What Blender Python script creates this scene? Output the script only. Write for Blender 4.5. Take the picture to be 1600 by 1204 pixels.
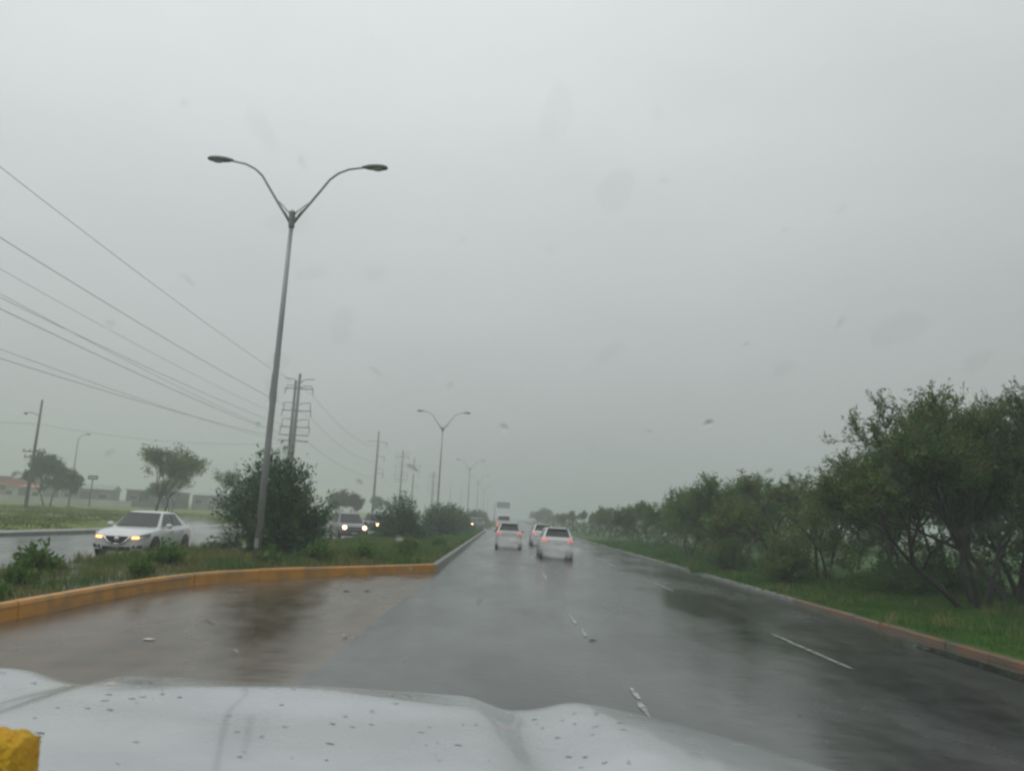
import bpy, bmesh, math, random
import numpy as np
from mathutils import Vector, Matrix
from mathutils.geometry import tessellate_polygon

R = math.radians
S = bpy.context.scene
for o in list(bpy.data.objects):
    bpy.data.objects.remove(o)
COL = S.collection

# ------------------------------------------------------------------ camera
EYE = 1.9
PITCH, YAW, ROLL = R(9.759), R(0.104), R(3.0)
cam = bpy.data.cameras.new("camera")
cam.sensor_width = 36.0
cam.lens = 27.0
cam.clip_start = 0.02
cam.clip_end = 6000
cam.dof.use_dof = True
cam.dof.focus_distance = 40.0
cam.dof.aperture_fstop = 9.0
camo = bpy.data.objects.new("camera", cam)
COL.objects.link(camo)
_f = Vector((math.sin(YAW) * math.cos(PITCH), math.cos(YAW) * math.cos(PITCH), math.sin(PITCH)))
_r = Vector((math.cos(YAW), -math.sin(YAW), 0))
_u = _r.cross(_f)
_R = math.cos(ROLL) * _r + math.sin(ROLL) * _u
_U = -math.sin(ROLL) * _r + math.cos(ROLL) * _u
camo.matrix_world = Matrix(((_R.x, _U.x, -_f.x, 0), (_R.y, _U.y, -_f.y, 0), (_R.z, _U.z, -_f.z, EYE), (0, 0, 0, 1)))
S.camera = camo

# ------------------------------------------------------------------ sky: rain overcast
SUN_EL, SUN_AZ = R(55), R(-95)
W = bpy.data.worlds.new("World")
S.world = W
W.use_nodes = True
nt = W.node_tree
nt.nodes.clear()
N, L = nt.nodes, nt.links
out = N.new("ShaderNodeOutputWorld")
bg = N.new("ShaderNodeBackground")
sky = N.new("ShaderNodeTexSky")
sky.sky_type = 'NISHITA'
sky.sun_disc = False
sky.sun_elevation = SUN_EL
sky.sun_rotation = SUN_AZ
tc = N.new("ShaderNodeTexCoord")
sep = N.new("ShaderNodeSeparateXYZ")
L.new(tc.outputs["Generated"], sep.inputs[0])
# overcast luminance (1 + 2 sin e) / 3
m1 = N.new("ShaderNodeMath"); m1.operation = 'MAXIMUM'; m1.inputs[1].default_value = 0.0
L.new(sep.outputs["Z"], m1.inputs[0])
m2 = N.new("ShaderNodeMath"); m2.operation = 'MULTIPLY_ADD'; m2.inputs[1].default_value = 0.667; m2.inputs[2].default_value = 0.333
L.new(m1.outputs[0], m2.inputs[0])
cn = N.new("ShaderNodeTexNoise"); cn.inputs["Scale"].default_value = 2.2; cn.inputs["Detail"].default_value = 5; cn.inputs["Roughness"].default_value = 0.5
mp = N.new("ShaderNodeMapping"); mp.inputs["Scale"].default_value = (1, 1, 2.6)
L.new(tc.outputs["Generated"], mp.inputs[0]); L.new(mp.outputs[0], cn.inputs["Vector"])
mr = N.new("ShaderNodeMapRange"); mr.inputs["From Min"].default_value = 0.3; mr.inputs["From Max"].default_value = 0.7
mr.inputs["To Min"].default_value = 0.95; mr.inputs["To Max"].default_value = 1.05
L.new(cn.outputs["Fac"], mr.inputs["Value"])
m3 = N.new("ShaderNodeMath"); m3.operation = 'MULTIPLY'
# thinner cloud towards the sun's side: the whole dome brightens slowly to the left
az = N.new("ShaderNodeMath"); az.operation = 'MULTIPLY_ADD'; az.inputs[1].default_value = -0.17; az.inputs[2].default_value = 1.0
L.new(sep.outputs["X"], az.inputs[0])
m4 = N.new("ShaderNodeMath"); m4.operation = 'MULTIPLY'
L.new(m2.outputs[0], m4.inputs[0]); L.new(az.outputs[0], m4.inputs[1])
L.new(m4.outputs[0], m3.inputs[0]); L.new(mr.outputs[0], m3.inputs[1])
vm = N.new("ShaderNodeVectorMath"); vm.operation = 'SCALE'; vm.inputs[0].default_value = (1.125, 1.175, 1.17)
L.new(m3.outputs[0], vm.inputs["Scale"])
sk = N.new("ShaderNodeVectorMath"); sk.operation = 'SCALE'; sk.inputs["Scale"].default_value = 0.08
L.new(sky.outputs[0], sk.inputs[0])
mx = N.new("ShaderNodeMix"); mx.data_type = 'RGBA'; mx.inputs[0].default_value = 0.06
L.new(vm.outputs[0], mx.inputs[6]); L.new(sk.outputs[0], mx.inputs[7])
L.new(mx.outputs[2], bg.inputs["Color"])
bg.inputs["Strength"].default_value = 1.0
L.new(bg.outputs[0], out.inputs["Surface"])

sun = bpy.data.lights.new("sun", 'SUN')
sun.energy = 0.5
sun.angle = R(40)
sun.color = (1.0, 0.97, 0.93)
suno = bpy.data.objects.new("sun", sun)
COL.objects.link(suno)
_sd = Vector((math.sin(SUN_AZ) * math.cos(SUN_EL), math.cos(SUN_AZ) * math.cos(SUN_EL), math.sin(SUN_EL)))
suno.rotation_euler = _sd.to_track_quat('Z', 'Y').to_euler()

S.view_settings.view_transform = 'Standard'
S.view_settings.look = 'None'
S.view_settings.exposure = 0.0
S.view_settings.gamma = 1.0
S.view_settings.use_curve_mapping = False
S.render.engine = 'CYCLES'
cy = S.cycles
cy.use_denoising = True
cy.max_bounces = 8
cy.diffuse_bounces = 3
cy.glossy_bounces = 3
cy.transmission_bounces = 6
cy.volume_bounces = 1
cy.transparent_max_bounces = 12
cy.filter_width = 2.5
cy.caustics_reflective = False
cy.caustics_refractive = False
cy.sample_clamp_indirect = 4.0

# ------------------------------------------------------------------ helpers
def tag(o, label=None, cat=None, group=None, kind=None):
    if label: o["label"] = label
    if cat: o["category"] = cat
    if group: o["group"] = group
    if kind: o["kind"] = kind
    return o

def link(name, me, mats=None, parent=None, loc=None, rot=None):
    o = bpy.data.objects.new(name, me)
    COL.objects.link(o)
    if mats is not None:
        for m in (mats if isinstance(mats, (list, tuple)) else [mats]):
            me.materials.append(m)
    if parent: o.parent = parent
    if loc is not None: o.location = loc
    if rot is not None: o.rotation_euler = rot
    return o

def empty(name, loc=(0, 0, 0), rz=0.0):
    o = bpy.data.objects.new(name, None)
    COL.objects.link(o)
    o.location = loc
    o.rotation_euler = (0, 0, rz)
    o.empty_display_size = 0.3
    return o

def copy_tree(o, parent=None):
    c = o.copy()
    COL.objects.link(c)
    c.parent = parent
    for ch in list(o.children):
        copy_tree(ch, c)
    return c

class MB:
    def __init__(s):
        s.v, s.f, s.m = [], [], []
    def add(s, vs, fs, mi=0):
        b = len(s.v)
        s.v += [tuple(p) for p in vs]
        s.f += [tuple(i + b for i in f) for f in fs]
        s.m += [mi] * len(fs)
        return s
    def box(s, c, d, mi=0, rz=0.0):
        x, y, z = (k / 2 for k in d)
        vs = [(-x, -y, -z), (x, -y, -z), (x, y, -z), (-x, y, -z), (-x, -y, z), (x, -y, z), (x, y, z), (-x, y, z)]
        cs, sn = math.cos(rz), math.sin(rz)
        vs = [(c[0] + a * cs - b * sn, c[1] + a * sn + b * cs, c[2] + e) for a, b, e in vs]
        return s.add(vs, [(0, 3, 2, 1), (4, 5, 6, 7), (0, 1, 5, 4), (1, 2, 6, 5), (2, 3, 7, 6), (3, 0, 4, 7)], mi)
    def hexa(s, q, n, t, mi=0):
        """slab: quad q (4 points) thickened by t along -n"""
        n = Vector(n).normalized()
        fr = [Vector(p) for p in q]
        bk = [p - n * t for p in fr]
        return s.add(fr + bk, [(0, 1, 2, 3), (7, 6, 5, 4), (0, 4, 5, 1), (1, 5, 6, 2), (2, 6, 7, 3), (3, 7, 4, 0)], mi)
    def tube(s, pts, rad, n=8, mi=0, cap=True):
        pts = [Vector(p) for p in pts]
        if not isinstance(rad, (list, tuple)): rad = [rad] * len(pts)
        vs, fs = [], []
        up = None
        for i, p in enumerate(pts):
            t = (pts[min(i + 1, len(pts) - 1)] - pts[max(i - 1, 0)]).normalized()
            if up is None:
                up = t.orthogonal().normalized()
            a = (up - t * up.dot(t))
            a = a.normalized() if a.length > 1e-6 else t.orthogonal().normalized()
            up = a
            b = t.cross(a)
            for k in range(n):
                th = 2 * math.pi * k / n
                vs.append(p + (a * math.cos(th) + b * math.sin(th)) * rad[i])
        for i in range(len(pts) - 1):
            for k in range(n):
                k2 = (k + 1) % n
                fs.append((i * n + k, i * n + k2, (i + 1) * n + k2, (i + 1) * n + k))
        if cap:
            fs.append(tuple(range(n - 1, -1, -1)))
            fs.append(tuple(range((len(pts) - 1) * n, len(pts) * n)))
        return s.add(vs, fs, mi)
    def ball(s, c, r, nu=12, nv=8, mi=0, rz=0.0):
        vs, fs = [], []
        cs, sn = math.cos(rz), math.sin(rz)
        for j in range(nv + 1):
            ph = math.pi * j / nv
            for i in range(nu):
                th = 2 * math.pi * i / nu
                x, y, z = r[0] * math.sin(ph) * math.cos(th), r[1] * math.sin(ph) * math.sin(th), r[2] * math.cos(ph)
                vs.append((c[0] + x * cs - y * sn, c[1] + x * sn + y * cs, c[2] + z))
        for j in range(nv):
            for i in range(nu):
                i2 = (i + 1) % nu
                fs.append((j * nu + i, (j + 1) * nu + i, (j + 1) * nu + i2, j * nu + i2))
        return s.add(vs, fs, mi)
    def lathe_x(s, prof, c, n=24, mi=0):
        """prof [(x, r)] revolved about the x axis at c"""
        vs, fs = [], []
        for x, r in prof:
            for k in range(n):
                th = 2 * math.pi * k / n
                vs.append((c[0] + x, c[1] + r * math.cos(th), c[2] + r * math.sin(th)))
        for i in range(len(prof) - 1):
            for k in range(n):
                k2 = (k + 1) % n
                fs.append((i * n + k, (i + 1) * n + k, (i + 1) * n + k2, i * n + k2))
        fs.append(tuple(range(n)))
        fs.append(tuple(range((len(prof) - 1) * n, len(prof) * n))[::-1])
        return s.add(vs, fs, mi)
    def mesh(s, name, smooth=False):
        me = bpy.data.meshes.new(name)
        me.from_pydata(s.v, [], s.f)
        if any(s.m):
            me.polygons.foreach_set("material_index", s.m)
        me.update()
        bm = bmesh.new(); bm.from_mesh(me)
        bmesh.ops.recalc_face_normals(bm, faces=bm.faces)
        bm.to_mesh(me); bm.free()
        if smooth:
            me.shade_smooth()
        return me
    def build(s, name, mats, parent=None, smooth=False, loc=None, rot=None):
        return link(name, s.mesh(name, smooth), mats, parent, loc, rot)

def np_mesh(name, V, F, mi=None):
    me = bpy.data.meshes.new(name)
    k = F.shape[1]
    me.vertices.add(len(V)); me.vertices.foreach_set("co", V.astype(np.float32).ravel())
    me.loops.add(F.size); me.loops.foreach_set("vertex_index", F.astype(np.int32).ravel())
    me.polygons.add(len(F)); me.polygons.foreach_set("loop_start", np.arange(0, F.size, k, dtype=np.int32))
    if mi is not None: me.polygons.foreach_set("material_index", mi.astype(np.int32))
    me.update(calc_edges=True)
    return me

# ------------------------------------------------------------------ materials
def mat(name, c1, c2=None, rough=0.5, scale=3.0, detail=4.0, rough2=None, metal=0.0, bump=0.0, bscale=None, stretch=(1, 1, 1),
        spec=0.5, coat=0.0, lo=0.35, hi=0.65, emit=None, estr=0.0, translucent=0.0):
    m = bpy.data.materials.new(name); m.use_nodes = True
    n, l = m.node_tree.nodes, m.node_tree.links
    b = n["Principled BSDF"]
    b.inputs["Metallic"].default_value = metal
    b.inputs["Roughness"].default_value = rough
    b.inputs["Specular IOR Level"].default_value = spec
    b.inputs["Coat Weight"].default_value = coat
    b.inputs["Coat Roughness"].default_value = 0.06
    b.inputs["Base Color"].default_value = (*c1, 1)
    c2 = c2 or tuple(k * 0.82 for k in c1)
    tc = n.new("ShaderNodeTexCoord")
    mp = n.new("ShaderNodeMapping"); mp.inputs["Scale"].default_value = stretch
    l.new(tc.outputs["Object"], mp.inputs[0])
    nz = n.new("ShaderNodeTexNoise"); nz.inputs["Scale"].default_value = scale; nz.inputs["Detail"].default_value = detail
    l.new(mp.outputs[0], nz.inputs["Vector"])
    rp = n.new("ShaderNodeMapRange"); rp.inputs[1].default_value = lo; rp.inputs[2].default_value = hi
    l.new(nz.outputs["Fac"], rp.inputs[0])
    mx = n.new("ShaderNodeMix"); mx.data_type = 'RGBA'
    mx.inputs[6].default_value = (*c1, 1); mx.inputs[7].default_value = (*c2, 1)
    l.new(rp.outputs[0], mx.inputs[0])
    l.new(mx.outputs[2], b.inputs["Base Color"])
    if rough2 is not None:
        rr = n.new("ShaderNodeMapRange"); rr.inputs[1].default_value = lo; rr.inputs[2].default_value = hi
        rr.inputs[3].default_value = rough; rr.inputs[4].default_value = rough2
        l.new(nz.outputs["Fac"], rr.inputs[0]); l.new(rr.outputs[0], b.inputs["Roughness"])
    if bump:
        n2 = n.new("ShaderNodeTexNoise"); n2.inputs["Scale"].default_value = bscale or scale * 6; n2.inputs["Detail"].default_value = 4
        l.new(tc.outputs["Object"], n2.inputs["Vector"])
        bp = n.new("ShaderNodeBump"); bp.inputs["Strength"].default_value = bump; bp.inputs["Distance"].default_value = 0.02
        l.new(n2.outputs["Fac"], bp.inputs["Height"]); l.new(bp.outputs[0], b.inputs["Normal"])
    if emit:
        b.inputs["Emission Color"].default_value = (*emit, 1); b.inputs["Emission Strength"].default_value = estr
    if translucent:
        tr = n.new("ShaderNodeBsdfTranslucent"); l.new(mx.outputs[2], tr.inputs["Color"])
        ms = n.new("ShaderNodeMixShader"); ms.inputs[0].default_value = translucent
        l.new(b.outputs[0], ms.inputs[1]); l.new(tr.outputs[0], ms.inputs[2])
        l.new(ms.outputs[0], n["Material Output"].inputs["Surface"])
    return m

def wet_road(name, c1, c2, r_lo, r_hi, film=0.5):
    """wet paving: streaky wear along the road, a water film of uneven gloss, standing-water patches"""
    m = bpy.data.materials.new(name); m.use_nodes = True
    n, l = m.node_tree.nodes, m.node_tree.links
    b = n["Principled BSDF"]
    tc = n.new("ShaderNodeTexCoord")
    def noise(scale, stretch, detail=4, rough=0.55):
        mp = n.new("ShaderNodeMapping"); mp.inputs["Scale"].default_value = stretch
        l.new(tc.outputs["Object"], mp.inputs[0])
        z = n.new("ShaderNodeTexNoise"); z.inputs["Scale"].default_value = scale; z.inputs["Detail"].default_value = detail
        z.inputs["Roughness"].default_value = rough
        l.new(mp.outputs[0], z.inputs["Vector"]); return z.outputs["Fac"]
    def rng(v, a, bb, c, d):
        q = n.new("ShaderNodeMapRange"); q.inputs[1].default_value = a; q.inputs[2].default_value = bb; q.inputs[3].default_value = c; q.inputs[4].default_value = d
        l.new(v, q.inputs[0]); return q.outputs[0]
    lanes = noise(1.3, (1, 0.03, 1), 3)
    fine = noise(55, (1, 1, 1), 3, 0.75)
    mott = noise(2.2, (1, 0.8, 1), 6, 0.65)
    patch = noise(0.5, (1, 0.35, 1), 3, 0.5)
    mx = n.new("ShaderNodeMix"); mx.data_type = 'RGBA'; mx.inputs[6].default_value = (*c1, 1); mx.inputs[7].default_value = (*c2, 1)
    l.new(rng(lanes, 0.3, 0.7, 0, 1), mx.inputs[0])
    mx2 = n.new("ShaderNodeMix"); mx2.data_type = 'RGBA'; mx2.blend_type = 'MULTIPLY'; mx2.inputs[0].default_value = 0.6
    l.new(mx.outputs[2], mx2.inputs[6])
    cr = n.new("ShaderNodeCombineColor")
    fv = rng(fine, 0.3, 0.7, 0.6, 1.25)
    for i in range(3): l.new(fv, cr.inputs[i])
    l.new(cr.outputs[0], mx2.inputs[7])
    mx3 = n.new("ShaderNodeMix"); mx3.data_type = 'RGBA'; mx3.blend_type = 'MULTIPLY'; mx3.inputs[0].default_value = 0.8
    l.new(mx2.outputs[2], mx3.inputs[6])
    cr2 = n.new("ShaderNodeCombineColor")
    mvv = rng(mott, 0.35, 0.65, 0.55, 1.3)
    for i in range(3): l.new(mvv, cr2.inputs[i])
    l.new(cr2.outputs[0], mx3.inputs[7])
    l.new(mx3.outputs[2], b.inputs["Base Color"])
    ra = n.new("ShaderNodeMath"); ra.operation = 'MULTIPLY_ADD'; ra.inputs[1].default_value = 0.10
    l.new(mott, ra.inputs[0]); l.new(rng(patch, 0.34, 0.66, r_lo - .04, r_hi - .04), ra.inputs[2])
    l.new(ra.outputs[0], b.inputs["Roughness"])
    b.inputs["Specular IOR Level"].default_value = film
    rip = noise(5.0, (0.4, 1.0, 1), 5, 0.65)
    bp = n.new("ShaderNodeBump"); bp.inputs["Strength"].default_value = 0.24; bp.inputs["Distance"].default_value = 0.02
    l.new(rip, bp.inputs["Height"])
    bp2 = n.new("ShaderNodeBump"); bp2.inputs["Distance"].default_value = 0.006
    l.new(rng(patch, 0.35, 0.75, 0.0, 0.35), bp2.inputs["Strength"])
    l.new(fine, bp2.inputs["Height"]); l.new(bp.outputs[0], bp2.inputs["Normal"])
    l.new(bp2.outputs[0], b.inputs["Normal"])
    return m

M = {}
M['asphalt'] = wet_road('wet_asphalt', (0.042, 0.044, 0.044), (0.066, 0.067, 0.064), 0.09, 0.27, 0.65)
M['asphalt_far'] = wet_road('wet_asphalt_flooded', (0.06, 0.062, 0.062), (0.085, 0.086, 0.083), 0.10, 0.26, 0.7)
M['bay'] = wet_road('wet_bay_asphalt', (0.130, 0.088, 0.055), (0.085, 0.066, 0.048), 0.10, 0.34, 0.6)
M['walk'] = wet_road('wet_concrete', (0.20, 0.20, 0.19), (0.26, 0.26, 0.245), 0.2, 0.5)
M['soil'] = mat('wet_soil', (0.085, 0.078, 0.045), (0.045, 0.06, 0.025), 0.7, 1.2, bump=0.5, bscale=9)
M['turf'] = mat('wet_turf', (0.048, 0.105, 0.016), (0.030, 0.070, 0.012), 0.8, 0.5, spec=0.2, bump=0.6, bscale=12)
M['field'] = mat('field_grass', (0.160, 0.190, 0.036), (0.110, 0.150, 0.032), 0.85, 0.05, spec=0.15, bump=0.6, bscale=3)
M['ground'] = mat('ground_scrub', (0.06, 0.085, 0.035), (0.08, 0.09, 0.045), 0.8, 0.05)
M['kerb_orange'] = mat('worn_orange_paint', (0.54, 0.250, 0.042), (0.34, 0.185, 0.065), 0.38, 2.4, detail=10, lo=0.42, hi=0.66, bump=0.2, bscale=18)
M['kerb_faded'] = mat('faded_orange_paint', (0.19, 0.085, 0.040), (0.085, 0.078, 0.055), 0.4, 2.0, detail=7, bump=0.2, bscale=18)
M['kerb_grey'] = mat('wet_kerb_concrete', (0.20, 0.20, 0.185), (0.13, 0.13, 0.12), 0.4, 2.0, bump=0.3, bscale=14)
M['line'] = mat('worn_road_paint', (0.42, 0.42, 0.39), (0.09, 0.09, 0.088), 0.3, 7.0, detail=7, lo=0.38, hi=0.6)
M['galv'] = mat('galvanised_steel', (0.33, 0.345, 0.345), (0.26, 0.27, 0.27), 0.42, 6, metal=0.35, stretch=(1, 1, .2))
M['lamphead'] = mat('lamp_head_grey', (0.19, 0.20, 0.20), (0.15, 0.16, 0.16), 0.45, 8)
M['lens'] = mat('lamp_lens', (0.35, 0.37, 0.37), None, 0.2, 8)
M['concrete_pole'] = mat('pole_concrete', (0.14, 0.14, 0.13), (0.10, 0.10, 0.095), 0.6, 2)
M['wood_pole'] = mat('pole_timber', (0.10, 0.085, 0.07), (0.07, 0.06, 0.05), 0.7, 4, stretch=(4, 4, .3))
M['steel_arm'] = mat('arm_steel', (0.10, 0.105, 0.105), (0.07, 0.075, 0.075), 0.5, 6, metal=0.3)
M['insul'] = mat('insulator_glaze', (0.06, 0.05, 0.05), None, 0.25, 6)
M['wire'] = mat('wire_aluminium', (0.07, 0.075, 0.075), None, 0.5, 6)
M['bark'] = mat('wet_bark', (0.035, 0.028, 0.022), (0.02, 0.017, 0.014), 0.6, 6, bump=0.6, bscale=20, stretch=(1, 1, .3))
M['leaf_mesq'] = mat('mesquite_leaf', (0.125, 0.210, 0.050), (0.058, 0.130, 0.032), 0.6, spec=0.2, scale=0.8, lo=0.4, hi=0.6, translucent=0.34)
M['leaf_olive'] = mat('olive_leaf', (0.170, 0.195, 0.060), (0.100, 0.138, 0.040), 0.6, 0.8, spec=0.2, lo=0.4, hi=0.6, translucent=0.28)
M['leaf_dark'] = mat('oleander_leaf', (0.060, 0.140, 0.066), (0.028, 0.082, 0.040), 0.45, 1.1, spec=0.35, lo=0.4, hi=0.6, translucent=0.15)
M['leaf_dry'] = mat('dry_leaf', (0.10, 0.085, 0.03), (0.06, 0.07, 0.025), 0.5, 1.3, translucent=0.2)
M['blade'] = mat('grass_blade', (0.085, 0.190, 0.024), (0.045, 0.125, 0.018), 0.6, 0.8, spec=0.2, translucent=0.3)
M['weed'] = mat('weed_blade', (0.200, 0.195, 0.065), (0.080, 0.150, 0.036), 0.6, 0.55, spec=0.2, lo=0.42, hi=0.58, translucent=0.25)
M['paint_white'] = mat('white_car_paint', (0.62, 0.63, 0.63), (0.57, 0.58, 0.58), 0.28, 2, coat=0.8)
M['paint_silver'] = mat('silver_car_paint', (0.42, 0.43, 0.44), (0.36, 0.37, 0.38), 0.3, 2, metal=0.3, coat=0.8)
M['paint_grey'] = mat('grey_car_paint', (0.12, 0.125, 0.13), None, 0.3, 2, coat=0.8)
M['glass_dark'] = mat('car_glass', (0.016, 0.019, 0.019), (0.012, 0.014, 0.014), 0.08, 2, spec=0.6)
M['black'] = mat('black_plastic', (0.018, 0.018, 0.018), None, 0.5, 8)
M['tyre'] = mat('wet_tyre', (0.015, 0.015, 0.015), None, 0.45, 8, bump=0.3, bscale=60)
M['alloy'] = mat('alloy_rim', (0.40, 0.40, 0.40), None, 0.35, 8, metal=0.7)
M['chrome'] = mat('chrome_trim', (0.6, 0.6, 0.6), None, 0.15, 8, metal=1.0)
M['lampglass'] = mat('headlamp_glass', (0.30, 0.31, 0.31), None, 0.1, 8)
M['head_on'] = mat('lit_headlamp', (0.9, 0.9, 0.85), None, 0.2, 8, emit=(1.0, 0.55, 0.26), estr=14.0)
M['drl_on'] = mat('lit_amber_lamp', (0.9, 0.6, 0.3), None, 0.2, 8, emit=(1.0, 0.42, 0.14), estr=3.2)
M['tail_on'] = mat('lit_tail_lamp', (0.5, 0.04, 0.03), None, 0.2, 8, emit=(1.0, 0.24, 0.20), estr=0.85)
M['plate'] = mat('licence_plate', (0.5, 0.5, 0.48), None, 0.4, 20)
M['hood'] = mat('wet_silver_hood', (0.48, 0.49, 0.515), (0.40, 0.41, 0.43), 0.17, 5, rough2=0.30, bump=0.04, bscale=22, coat=0.5, metal=0.25, spec=0.6)
M['dash'] = mat('dashboard_vinyl', (0.05, 0.05, 0.05), None, 0.6, 30, bump=0.3, bscale=200)
M['yellow'] = mat('yellow_plush', (0.80, 0.48, 0.03), (0.68, 0.33, 0.01), 0.85, 30, bump=0.8, bscale=220)
M['sign_green'] = mat('sign_green', (0.045, 0.13, 0.085), (0.04, 0.11, 0.075), 0.5, 3)
M['sign_white'] = mat('sign_white', (0.6, 0.62, 0.6), None, 0.5, 3)
M['wall_red'] = mat('painted_wall_red', (0.42, 0.15, 0.10), (0.34, 0.13, 0.09), 0.7, 0.5)
M['wall_white'] = mat('painted_wall_white', (0.46, 0.45, 0.42), (0.38, 0.37, 0.35), 0.7, 0.4)
M['wall_grey'] = mat('sheet_wall_grey', (0.22, 0.235, 0.235), (0.17, 0.185, 0.185), 0.6, 0.4)
M['wall_dark'] = mat('sheet_wall_dark', (0.10, 0.11, 0.11), (0.08, 0.085, 0.085), 0.6, 0.4)
M['roof_grey'] = mat('sheet_roof', (0.27, 0.28, 0.28), (0.22, 0.23, 0.23), 0.5, 0.6)

def pure(name, kind):
    m = bpy.data.materials.new(name); m.use_nodes = True
    n, l = m.node_tree.nodes, m.node_tree.links
    n.remove(n["Principled BSDF"])
    o = n["Material Output"]
    if kind == 'clear':
        t = n.new("ShaderNodeBsdfTransparent"); t.inputs[0].default_value = (0.98, 0.99, 0.985, 1)
        l.new(t.outputs[0], o.inputs["Surface"])
    else:
        t = n.new("ShaderNodeBsdfGlass"); t.inputs["IOR"].default_value = 1.33; t.inputs["Roughness"].default_value = 0.0
        l.new(t.outputs[0], o.inputs["Surface"])
    return m
M['pane'] = pure('windscreen_glass', 'clear')
M['drop'] = pure('rain_water', 'water')

# ------------------------------------------------------------------ setting
FAR = 1350.0
def island(name, poly, z, m):
    tri = tessellate_polygon([[Vector((x, y, z)) for x, y in poly]])
    fs = []
    for t in tri:
        a, b, c = (Vector(poly[i]) for i in t)
        fs.append(tuple(t) if (b - a).cross(c - a) > 0 else tuple(t)[::-1])
    me = bpy.data.meshes.new(name); me.from_pydata([(x, y, z) for x, y in poly], [], fs); me.update()
    o = link(name, me, m); tag(o, kind='structure'); return o

def sheet(name, poly, z, m):
    return island(name, poly, z, m)

KX = 8.15            # right kerb line
LX = -2.15           # median kerb line along the through lanes
BX = -7.3            # median kerb line along the turn bay
sheet('ground', [(-FAR, -60), (FAR, -60), (FAR, FAR), (-FAR, FAR)], -0.03, M['ground'])
road = sheet('road', [(LX, -20), (KX, -20), (KX, FAR), (LX, FAR)], 0.0, M['asphalt'])
sheet('turn_bay_pavement', [(BX - 0.1, -20), (LX, -20), (LX, 26.2), (-6.2, 20.3), (-7.0, 18.2), (BX - 0.1, 15.5)], 0.0, M['bay'])
sheet('opposite_road', [(-21.5, -20), (-11.2, -20), (-11.2, 33), (-8.6, 41), (-8.6, 94), (-8.6, FAR), (-21.5, FAR)], 0.0, M['asphalt_far'])
sheet('median_opening', [(-8.6, 100), (LX, 100), (LX, 124), (-8.6, 124)], 0.004, M['asphalt'])

rng = np.random.default_rng(5)
def terrain(name, x0, x1, y0, y1, nx, ny, zfun, m, expo=1.0):
    ys = y0 + (y1 - y0) * np.linspace(0, 1, ny) ** expo
    xs = np.linspace(x0, x1, nx) if x0 * x1 > 0 and abs(x1 - x0) < 30 else x0 + (x1 - x0) * np.linspace(0, 1, nx) ** 2
    X, Y = np.meshgrid(xs, ys)
    Z = zfun(X, Y)
    V = np.stack([X.ravel(), Y.ravel(), Z.ravel()], 1)
    idx = np.arange(nx * ny).reshape(ny, nx)
    F = np.stack([idx[:-1, :-1].ravel(), idx[:-1, 1:].ravel(), idx[1:, 1:].ravel(), idx[1:, :-1].ravel()], 1)
    if x1 < x0: F = F[:, ::-1]
    me = np_mesh(name, V, F); me.shade_smooth()
    o = link(name, me, m); tag(o, kind='structure'); return o

def verge_z(X, Y):
    t = np.clip((X - KX - 0.15) / 6, 0, 1)
    return 0.10 + 0.12 * t + 0.05 * np.sin(X * 0.9 + np.sin(Y * 0.31) * 1.3) * np.sin(Y * 0.4) * t
def field_z(X, Y):
    t = np.clip((-X - 23.2) / 30, 0, 1)
    return 0.12 + 0.12 * t + 0.05 * np.sin(X * 0.3) * np.sin(Y * 0.21)
terrain('verge_ground', KX + 0.15, FAR, -20, FAR, 70, 260, verge_z, M['turf'], 2.0)
terrain('field_ground', -23.2, -FAR, -20, FAR, 70, 220, field_z, M['field'], 2.0)
# far pavement beside the opposite carriageway
far_walk = MB().box((-22.35, FAR / 2 - 10, 0.06), (1.5, FAR, 0.13)).build('pavement', M['walk'])
tag(far_walk, kind='structure')
far_kerb = MB().box((-21.55, FAR / 2 - 10, 0.06), (0.12, FAR, 0.16)).build('kerb', M['kerb_grey'])
tag(far_kerb, kind='structure')

# the median: raised islands with kerbs
def arc(cx, cy, r, a0, a1, n=6):
    return [(cx + r * math.cos(R(a0 + (a1 - a0) * i / n)), cy + r * math.sin(R(a0 + (a1 - a0) * i / n))) for i in range(n + 1)]
near_edge = [(BX, -15), (BX, 15.2), (-7.22, 16.6), (-7.0, 18.2), (-6.65, 19.5), (-6.2, 20.4), (-5.3, 21.8), (-4.0, 23.6), (-2.75, 25.5), (LX, 26.3)]
road_edge = [(LX, 26.3), (LX, 97.5)] + arc(-3.35, 97.5, 1.2, 0, 90)[1:]
back_edge = [(-7.4, 98.7)] + arc(-7.4, 97.5, 1.2, 90, 180)[1:] + [(-8.6, 41), (-11.2, 33), (-11.2, -15)]
island('median_ground', near_edge + road_edge[1:] + back_edge, 0.20, M['soil'])
far_isl = arc(-3.35, 126.5, 1.2, 0, -90) + arc(-7.4, 126.5, 1.2, 270, 180) + [(-8.6, FAR), (LX, FAR)]
island('median_ground', far_isl, 0.16, M['soil'])

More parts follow.
